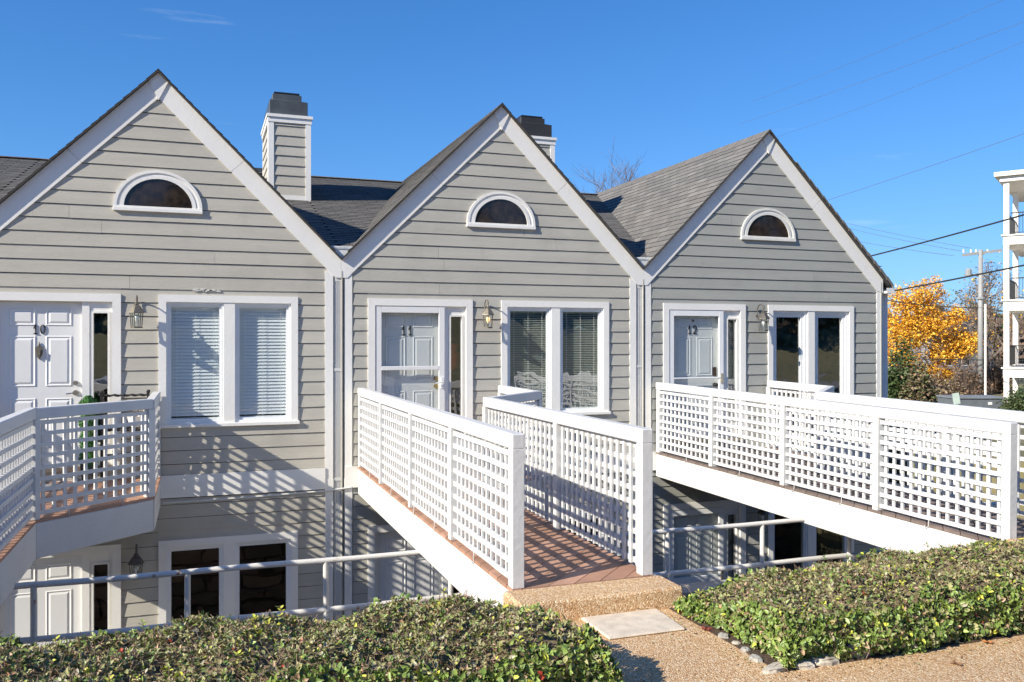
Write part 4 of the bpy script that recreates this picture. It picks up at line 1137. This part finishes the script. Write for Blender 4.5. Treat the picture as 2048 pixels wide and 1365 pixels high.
for i, (px, py, a, b_, c, mi_, lb) in enumerate(ST):
    x, y = G(px, py); stone(x, y, a, b_, c, (M_ROCK, M_ROCKG)[mi_], lb, 60 + i, rz=.3 * math.sin(i * 2) + (0 if px > 1540 else 1.5))
M_FL = [mat("fallen_leaf_orange", (.42, .17, .05), .7), mat("fallen_leaf_red", (.22, .045, .03), .7), mat("fallen_leaf_brown", (.22, .11, .05), .8)]
def maple(px, py, s, m, rz, label, z=-.286):
    x, y = G(px, py); pts = []
    for i in range(15):
        a = i * 2 * math.pi / 15; r_ = s * (1 if i % 3 == 0 else (.62 if i % 3 == 1 else .48)); pts.append((r_ * math.cos(a), r_ * math.sin(a), .35 * s * abs(math.sin(a * 1.5 + rz)) + .003))
    o = MB().add([(0, 0, .004)] + pts, [(0, i + 1, (i + 1) % 15 + 1) for i in range(15)]).build("fallen_leaf", m)
    MB().tube([(0, 0, .005), (-s * 1.5, 0, .015)], .0015, 4).build("stem", m, o)
    o.location = (x, y, z); o.rotation_euler = (0, 0, rz); tag(o, label, "fallen leaf", "fallen leaves on the path")
maple(1362, 1226, .055, M_FL[0], .5, "orange fallen leaf at the corner of the right hedge by the step")
maple(1412, 1262, .04, M_FL[1], 2.0, "dark red fallen leaf beside the concrete pad, by the hedge")
maple(1913, 1331, .035, M_FL[2], 1.2, "brown fallen leaf lying alone on the pebbled path at lower right")
maple(1975, 1288, .035, M_FL[0], 2.2, "small orange fallen leaf at the foot of the hedge front, far right")

rng = random.Random(404); lt = MB()
for _ in range(150):
    if rng.random() < .6: x, y = rng.uniform(3.3, 6.2), -7.78 - abs(rng.gauss(0, .12))
    elif rng.random() < .5: x, y = rng.uniform(2.62, 3.5), rng.uniform(-7.7, -6.56)
    else: x, y = 3.5 - abs(rng.gauss(0, .05)), rng.uniform(-7.7, -6.6)
    s_ = rng.uniform(.006, .016); a = rng.uniform(0, 6.28); z = -.288
    c_, n_ = math.cos(a) * s_, math.sin(a) * s_
    lt.add([(x - c_, y - n_, z), (x - n_ * .5, y + c_ * .5, z + s_ * .5), (x + c_, y + n_, z + .001), (x + n_ * .5, y - c_ * .5, z + s_ * .3)], [(0, 1, 2, 3)], rng.randrange(3))
tag(lt.build("leaf_litter", [M_FL[2], M_LEAF['brown'], M_LEAF['olive']]), kind='stuff')

# ---------------------------------------------------------------- background
def branch(mb, p, d, L, r, depth, rng, tips, spread=.6, n=3, nseg=3, up=.12):
    pts = [p.copy()]; q = p.copy(); dd = d.copy()
    for i in range(nseg):
        dd = (dd + Vector((rng.gauss(0, .12), rng.gauss(0, .12), rng.gauss(0, .08) + up * .5))).normalized(); q = q + dd * L / nseg; pts.append(q.copy())
    mb.tube(pts, r, 5 if r > .02 else 3, r1=r * .6, caps=False)
    if depth == 0: tips.append(q); return
    for i in range(n):
        t = rng.uniform(.35, 1.0) if i else 1.0
        b = pts[min(nseg, int(t * nseg))]
        nd = (dd + Vector((rng.gauss(0, spread), rng.gauss(0, spread), rng.gauss(0, spread * .6) + up))).normalized()
        branch(mb, b, nd, L * rng.uniform(.6, .82), r * .66, depth - 1, rng, tips, spread, n, nseg, up)
    if depth < 3: tips.append(q)
def far_tree(name, base, h, seed, label, cat="tree", group=None, depth=5, n=3, bark=M_TWIGF, leaves=None, lsize=.1, lper=0, spread=.55, r=.11, lobes=None, frac=.3):
    rng = random.Random(seed); T = empty(name, base); tag(T, label, cat, group)
    mb = MB(); tips = []
    branch(mb, Vector((0, 0, 0)), Vector((0, 0, 1)), h * frac, r, depth, rng, tips, spread, n)
    mb.build("trunk", bark, T)
    if leaves:
        lf = MB()
        for t in tips:
            for _ in range(lper):
                p = t + Vector((rng.gauss(0, .22), rng.gauss(0, .22), rng.gauss(0, .18)))
                leaf_quads(lf, [p], [(0, 0, 1)], lsize, rng, len(leaves))
        if lobes:
            for (c, r3, cnt) in lobes:
                for _ in range(cnt // 10):
                    u = Vector((rng.gauss(0, 1), rng.gauss(0, 1), rng.gauss(0, 1))).normalized() * (rng.random() ** .45)
                    cc = Vector((c[0] + u.x * r3[0], c[1] + u.y * r3[1], c[2] + u.z * r3[2])) + Vector((rng.gauss(0, .1), rng.gauss(0, .1), rng.gauss(0, .1)))
                    for _ in range(10):
                        p = cc + Vector((rng.gauss(0, .11), rng.gauss(0, .11), rng.gauss(0, .08)))
                        leaf_quads(lf, [p], [(0, 0, 1)], lsize, rng, len(leaves))
        tag(lf.build("crown", leaves, T), kind='stuff')
    return T
def lobe(base, px, py, d, rpx, rpy, cnt, depthr=1.0):
    p = P3(px, py, d) - base; s = d / 1731
    return ((p.x, p.y, p.z), (rpx * s, rpx * s * depthr, rpy * s), cnt)
yb = P3(1868, 800, 45)
far_tree("yellow_tree", yb, 5.0, 4, "bright yellow autumn tree beyond the end of the row", leaves=M_YEL, lsize=.088, lper=2, r=.09, depth=4, spread=.7, frac=.33,
         lobes=[lobe(yb, 1858, 592, 45, 30, 42, 2025), lobe(yb, 1815, 612, 45, 42, 42, 3240), lobe(yb, 1805, 665, 45, 44, 34, 2970), lobe(yb, 1865, 650, 45, 46, 30, 2970),
                lobe(yb, 1912, 632, 45, 28, 22, 945), lobe(yb, 1925, 688, 45, 34, 26, 2565), lobe(yb, 1890, 705, 45, 34, 24, 2430), lobe(yb, 1800, 716, 45, 34, 26, 1620),
                lobe(yb, 1850, 742, 45, 34, 14, 945), lobe(yb, 1885, 750, 45, 24, 20, 945), lobe(yb, 1830, 690, 45, 60, 70, 1890)])
tg = "bare trees behind the houses"
far_tree("bare_tree", P3(1975, 800, 55), 11.2, 7, "bare tree with sparse leaves behind the utility pole", group=tg, depth=6, n=3, spread=.5, r=.12, leaves=[M_BUSHB[0], M_YEL[2], M_BUSHG[1]], lsize=.12, lper=1, frac=.3)
far_tree("bare_tree", P3(2022, 800, 60), 11.8, 9, "bare tree between the utility pole and the white balconies", group=tg, depth=6, n=3, spread=.5, r=.12, leaves=[M_BUSHB[1], M_YEL[0]], lsize=.13, lper=1, frac=.28)
far_tree("bare_tree", P3(1925, 800, 62), 10.5, 12, "bare tree rising behind the right side of the yellow tree", group=tg, depth=6, n=3, spread=.5, r=.12, leaves=[M_BUSHB[0], M_BUSHG[1]], lsize=.12, lper=1, frac=.27)
far_tree("bare_tree", P3(1805, 800, 60), 9.8, 15, "brown bare tree whose top shows over the yellow crown at its left", group=tg, depth=5, n=3, spread=.45, r=.12, leaves=[M_BUSHB[0]], lsize=.12, lper=1, frac=.27)
far_tree("bare_tree", P3(1212, 720, 42), 12.4, 22, "bare tree whose fine twigs show over the roof valley left of gable 12", group=tg, depth=6, n=4, spread=.55, r=.07, frac=.29)
far_tree("bare_tree", P3(1268, 720, 44), 12.8, 25, "bare tree whose thin twigs touch the long shingled slope of gable 12", group=tg, depth=6, n=4, spread=.55, r=.07, frac=.29)

def shrub(px, py, d, rx, rz, mats, cnt, label, seed, ls=.1, group="shrubs beyond the houses", twigs=40):
    b = P3(px, py, d); rng = random.Random(seed); S = empty("shrub", b); tag(S, label, "shrub", group)
    s = d / 1731; R1, R2 = rx * s, rz * s; lf = MB(); tw = MB()
    for _ in range(cnt // 8):
        u = Vector((rng.gauss(0, 1), rng.gauss(0, 1), abs(rng.gauss(0, 1)))).normalized() * (rng.random() ** .35)
        c = Vector((u.x * R1, u.y * R1, u.z * R2 * (1 + .25 * math.sin(u.x * 6 + seed))))
        for _ in range(8): leaf_quads(lf, [c + Vector((rng.gauss(0, .12), rng.gauss(0, .12), rng.gauss(0, .1)))], [(0, 0, 1)], ls, rng, len(mats))
    for _ in range(twigs):
        u = Vector((rng.gauss(0, .6), rng.gauss(0, .6), 1)).normalized(); l = rng.uniform(.6, 1.15)
        tw.tube([(0, 0, 0), (u.x * R1 * .6, u.y * R1 * .6, u.z * R2 * .55), (u.x * R1 * l * 1.2, u.y * R1 * l, u.z * R2 * l)], .02, 3, r1=.006, caps=False)
    tag(lf.build("foliage", mats, S), kind='stuff'); tag(tw.build("stems", M_TWIGF, S), kind='stuff')
shrub(1800, 815, 38, 42, 112, [M_BUSHG[0], M_BUSHG[1], M_BUSHG[0]], 5000, "dark green shrub just right of the end downspout", 1)
shrub(1838, 815, 37, 34, 82, [M_BUSHG[2], M_BUSHG[1], M_BUSHB[1]], 3000, "olive and tan speckled shrub between the dark green one and the brush", 2)
shrub(1885, 815, 42, 40, 62, [M_BUSHB[1], M_BUSHB[0], M_BUSHG[2]], 2200, "pale dry brush under the yellow tree", 3, twigs=120)
shrub(1935, 815, 44, 34, 90, [M_BUSHB[0], M_BUSHB[2]], 1500, "reddish brown brush just left of the utility pole", 4, twigs=200)
shrub(1990, 815, 46, 34, 105, [M_BUSHB[2], M_BUSHB[0]], 2200, "dense brown brush between the pole and the white balconies", 5, twigs=200)
shrub(2040, 842, 30, 36, 58, [M_BUSHG[1], M_BUSHG[0], M_BUSHG[1]], 3500, "rounded green bush in front of the white balconies", 6, ls=.07)
# far wood on the hill: one mass
rng = random.Random(77); fw = MB()
for _ in range(5200):
    px = rng.uniform(1700, 2140); d = rng.uniform(80, 125); t = rng.random()
    top = 636 + 14 * math.sin(px * .05) + 9 * math.sin(px * .13 + 1)
    p = P3(px, top + (800 - top) * t, d)
    leaf_quads(fw, [p + Vector((rng.gauss(0, .4), rng.gauss(0, .4), rng.gauss(0, .4)))], [(0, -.4, .6)], rng.uniform(.5, 1.5), rng, 4, elong=1.2)
tag(fw.build("far_woods", [M_BUSHB[0], M_BUSHB[2], M_BUSHG[0], M_BUSHB[2]]), kind='stuff')

# distant grey house
dh = empty("distant_house", P3(1930, 790, 72)); tag(dh, "distant grey house half hidden behind the yellow tree", "house")
s = 72 / 1731
MB().box(-3.2, 3.2, 0, 6, 0, 4.6).build("wall", mat("distant_grey_wall", (.24, .25, .27), .8), dh)
MB().prism([(-3.5, 4.6), (3.5, 4.6), (0, 6.6)], -.2, 6.2).build("roof", mat("distant_roof", (.12, .125, .14), .85), dh)
for x in (-2.2, -.4, 1.5):
    wf = MB().box(x, x + .9, -.04, .0, 2.4, 3.8).build("window", M_WHITE, dh)
    MB().box(x + .1, x + .8, -.05, -.041, 2.5, 3.7).build("pane", M_BLACK, wf)
db = empty("distant_house", P3(2000, 790, 88)); tag(db, "distant pale low building seen between the brush and the balconies", "house", None)
MB().box(-5, 6, 0, 6, 0, 6.6).build("wall", mat("distant_tan_wall", (.42, .38, .34), .8), db)
MB().box(-5.3, 6.3, -.3, 6.3, 6.6, 7.0).build("roof", M_ROCKG, db)
for x in (-4, -1.5, 1, 3.5):
    wf = MB().box(x, x + 1, -.04, .0, 4.0, 5.6).build("window", M_WHITE, db); MB().box(x + .1, x + .9, -.05, -.041, 4.1, 5.5).build("pane", M_BLACK, wf)
cb = empty("distant_house", P3(1875, 800, 66)); tag(cb, "pale stuccoed low wall of a building under the yellow tree", "house")
MB().box(-1.6, 1.6, 0, 3, 0, 2.3).build("wall", M_ROCK, cb); MB().box(-1.8, 1.8, -.2, 3.2, 2.3, 2.5).build("roof", M_ROCKG, cb)

# apartment balconies
ap = empty("apartment_building", P3(2006, 790, 39)); ap.location.z = 0; ap.rotation_euler = (0, 0, R(-56))
tag(ap, "white apartment building with stacked balconies and black railings at the right edge", "building")
Lx, Ly = 9.0, 7.0
for zt, zb in ((6.34, 5.89), (3.41, 2.92), (.37, -.08)):
    MB().box(0, Lx, 0, Ly, zb, zt - .06).build("floor_slab", M_APT, ap); MB().box(-.07, Lx, -.07, Ly, zt - .0599, zt).build("slab_edge", M_APT, ap)
MB().box(-.12, Lx, -.12, Ly, 8.72, 8.95).build("roof", M_APT, ap); MB().box(-.32, Lx + .3, -.32, Ly, 8.9501, 9.14).build("roof_edge", M_APT, ap)
for zb, zt in ((-1.2, -.081), (.3701, 2.919), (3.4101, 5.889), (6.3401, 8.7199)):
    for x, y in ((.02, .02), (3.6, .02), (.02, 3.4)): MB().box(x, x + .22, y, y + .22, zb, zt).build("column", M_APT, ap)
    if zb > 0:
        rl = MB()
        def rail_line(p, q):
            p = Vector(p); q = Vector(q); n = int((q - p).length / .11); rl.obox(p + Vector((0, 0, .97)), q + Vector((0, 0, .97)), .04, .05); rl.obox(p + Vector((0, 0, .08)), q + Vector((0, 0, .08)), .03, .03)
            for i in range(n + 1): c = p + (q - p) * i / n; rl.box(c.x - .008, c.x + .008, c.y - .008, c.y + .008, c.z + .08, c.z + .96)
        rail_line((.3, .12, zb), (3.6, .12, zb)); rail_line((.12, .3, zb), (.12, 3.4, zb))
        rl.build("balcony_railing", M_BLACK, ap)
MB().box(3.8, Lx, 2.6, Ly, -1.2, 8.7).build("wall", M_APTW, ap)
for z in (.9, 3.9, 6.8):
    wf = MB().box(4.6, 6.2, 2.54, 2.599, z - .4, z + 1.4).build("window", M_WHITE, ap); MB().box(4.7, 6.1, 2.52, 2.539, z - .3, z + 1.3).build("pane", M_GLASSR, wf)

# utility pole and thin mast
up_ = empty("utility_pole", P3(1961, 800, 44)); tag(up_, "tall grey utility pole with a crossarm and insulators", "utility pole")
s = 44 / 1731; bz = up_.location.z
def zz(py): return 1.555 - (py - 682.5) * s - bz
MB().tube([(0, 0, 0), (0, 0, zz(500))], .15, 12, r1=.105).build("shaft", M_POLE, up_, smooth=True)
rt = Vector((.9407, -.3393, 0))
MB().obox(rt * (-36 * s) + Vector((0, 0, zz(511))), rt * (42 * s) + Vector((0, 0, zz(501))), .1, .13).build("crossarm", M_POLE, up_)
for px in (1927, 1942, 1952, 1975, 1998):
    q = rt * ((px - 1961) * s); MB().lathe([(.04, 0), (.06, .05), (.03, .1), (.05, .14), (.02, .18)], (q.x, q.y, zz(506)), 8).build("insulator", M_WPOT, up_)
MB().obox(rt * (-12 * s) + Vector((0, 0, zz(550))), rt * (16 * s) + Vector((0, 0, zz(548))), .1, .1).build("bracket", M_POLE, up_)
q = rt * (-24 * s); MB().lathe([(.13, 0), (.15, .05), (.15, .33), (.08, .4)], (q.x, q.y, zz(553)), 10).build("transformer", M_POLE, up_)
MB().obox(rt * (-24 * s) + Vector((0, 0, zz(548))), rt * (-4 * s) + Vector((0, 0, zz(552))), .06, .06).build("bracket", M_POLE, up_)
MB().lathe([(.10, 0), (.21, .03), (.21, .12), (.10, .16)], (0, 0, zz(600)), 10).build("collar", M_POLE, up_)
q = P3(1971, 800, 43); ms = MB().tube([(0, 0, 0), (0, 0, 4.75)], .055, 8).build("signal_mast", M_APT); ms.location = q; tag(ms, "thin pale mast standing just right of the utility pole", "mast")

# cables
def wire(a, b, sag, r, m, label):
    pts = []; a = Vector(a); b = Vector(b)
    for i in range(17):
        t = i / 16; p = a.lerp(b, t); p.z -= sag * 4 * t * (1 - t); pts.append(p)
    o = MB().tube([p - a for p in pts], r, 5).build("power_line", m); o.location = a; tag(o, label, "power line", "overhead power lines")
wire(P3(2110, 412, 26), P3(1500, 566, 46), .15, .030, M_WIRE, "thick black cable sloping from the top balcony railing to the roof of house 12")
wire(P3(2110, 518, 26), P3(1500, 630, 46), .1, .030, M_WIRE, "thick black cable passing in front of the utility pole towards the end gutter")
wire(P3(2110, 246, 30), P3(1400, 478, 55), .15, .010, M_WIREG, "thin wire crossing the sky above the end gable, lower of the sky wires")
wire(P3(2110, 20, 30), P3(1480, 248, 50), .1, .0065, M_WIREG, "faint thin wire in the upper sky at right, middle of three")
wire(P3(2100, -40, 30), P3(1500, 205, 50), .1, .0055, M_WIREG, "faintest wire reaching the top right corner of the sky")
wire(P3(2120, 52, 32), P3(1550, 275, 52), .2, .006, M_WIREG, "faint thin wire in the upper sky at right, lowest of three")
for (px, py, x2, y2, i) in ((1943, 497, 1600, 422, 0), (1925, 503, 1600, 431, 1), (1908, 512, 1600, 458, 2)):
    wire(P3(px, py, 44), P3(x2, y2, 60), .15, .012, M_WIREG, ["upper", "middle", "lower"][i] + " of the three thin wires running from the pole crossarm to the gable")
wire(P3(1600, 560, 44), P3(1961, 616, 44), .35, .022, M_WIRE, "dark wire crossing the yellow tree at its upper part to the pole")
wire(P3(1961, 616, 44), P3(2140, 630, 44), .1, .022, M_WIRE, "dark wire from the pole to behind the balconies")
wire(P3(1600, 712, 43.6), P3(2140, 722, 43.6), .05, .024, M_WIRE, "dark level wire crossing low in front of the yellow tree")

# grey skip and small sign
bn = empty("dumpster", P3(1958, 830, 33)); tag(bn, "long dark grey metal bin with a flat lid beyond the footbridge railing", "bin")
s = 33 / 1731
bn.rotation_euler = (0, 0, -.35)
MB().box(-52 * s, 50 * s, 0, 1.2, 0, .62).build("body", M_STEEL, bn, bevel=.02)
MB().box(-54 * s, 52 * s, -.05, 1.25, .6201, .68).build("lid", mat("grey_bin_lid", (.2, .22, .24), .5), bn)
MB().box(18 * s, 26 * s, -.012, -.002, .38, .48).build("sticker", M_WHITE, bn)
sg = empty("lawn_sign", P3(1918, 828, 31)); tag(sg, "small leaning pale green sign on a stake before the grey bin", "sign")
MB().box(-.12, .12, 0, .012, .35, .75).build("board", mat("pale_green_sign", (.50, .60, .54), .6), sg); MB().box(-.015, .015, .0121, .03, 0, .7).build("stake", M_RAIL, sg)
sg.rotation_euler = (0, R(-10), -.35)

# behind the camera, seen only as reflections in the windows
rng = random.Random(91); bw = MB()
for _ in range(9000):
    x = rng.uniform(-50, 90); y = rng.uniform(-58, -50); t = rng.random() ** 1.3
    h = 10.5 + 2.2 * math.sin(x * .21) + 1.4 * math.sin(x * .67 + 1)
    leaf_quads(bw, [(x, y, 3.2 + (h - 1) * t)], [(0, .6, .5)], rng.uniform(.7, 1.6), rng, 4, elong=1.2)
tag(bw.build("woods", [M_BUSHG[0], M_BUSHB[2], M_BUSHB[0], M_BUSHG[1]]), kind='stuff')
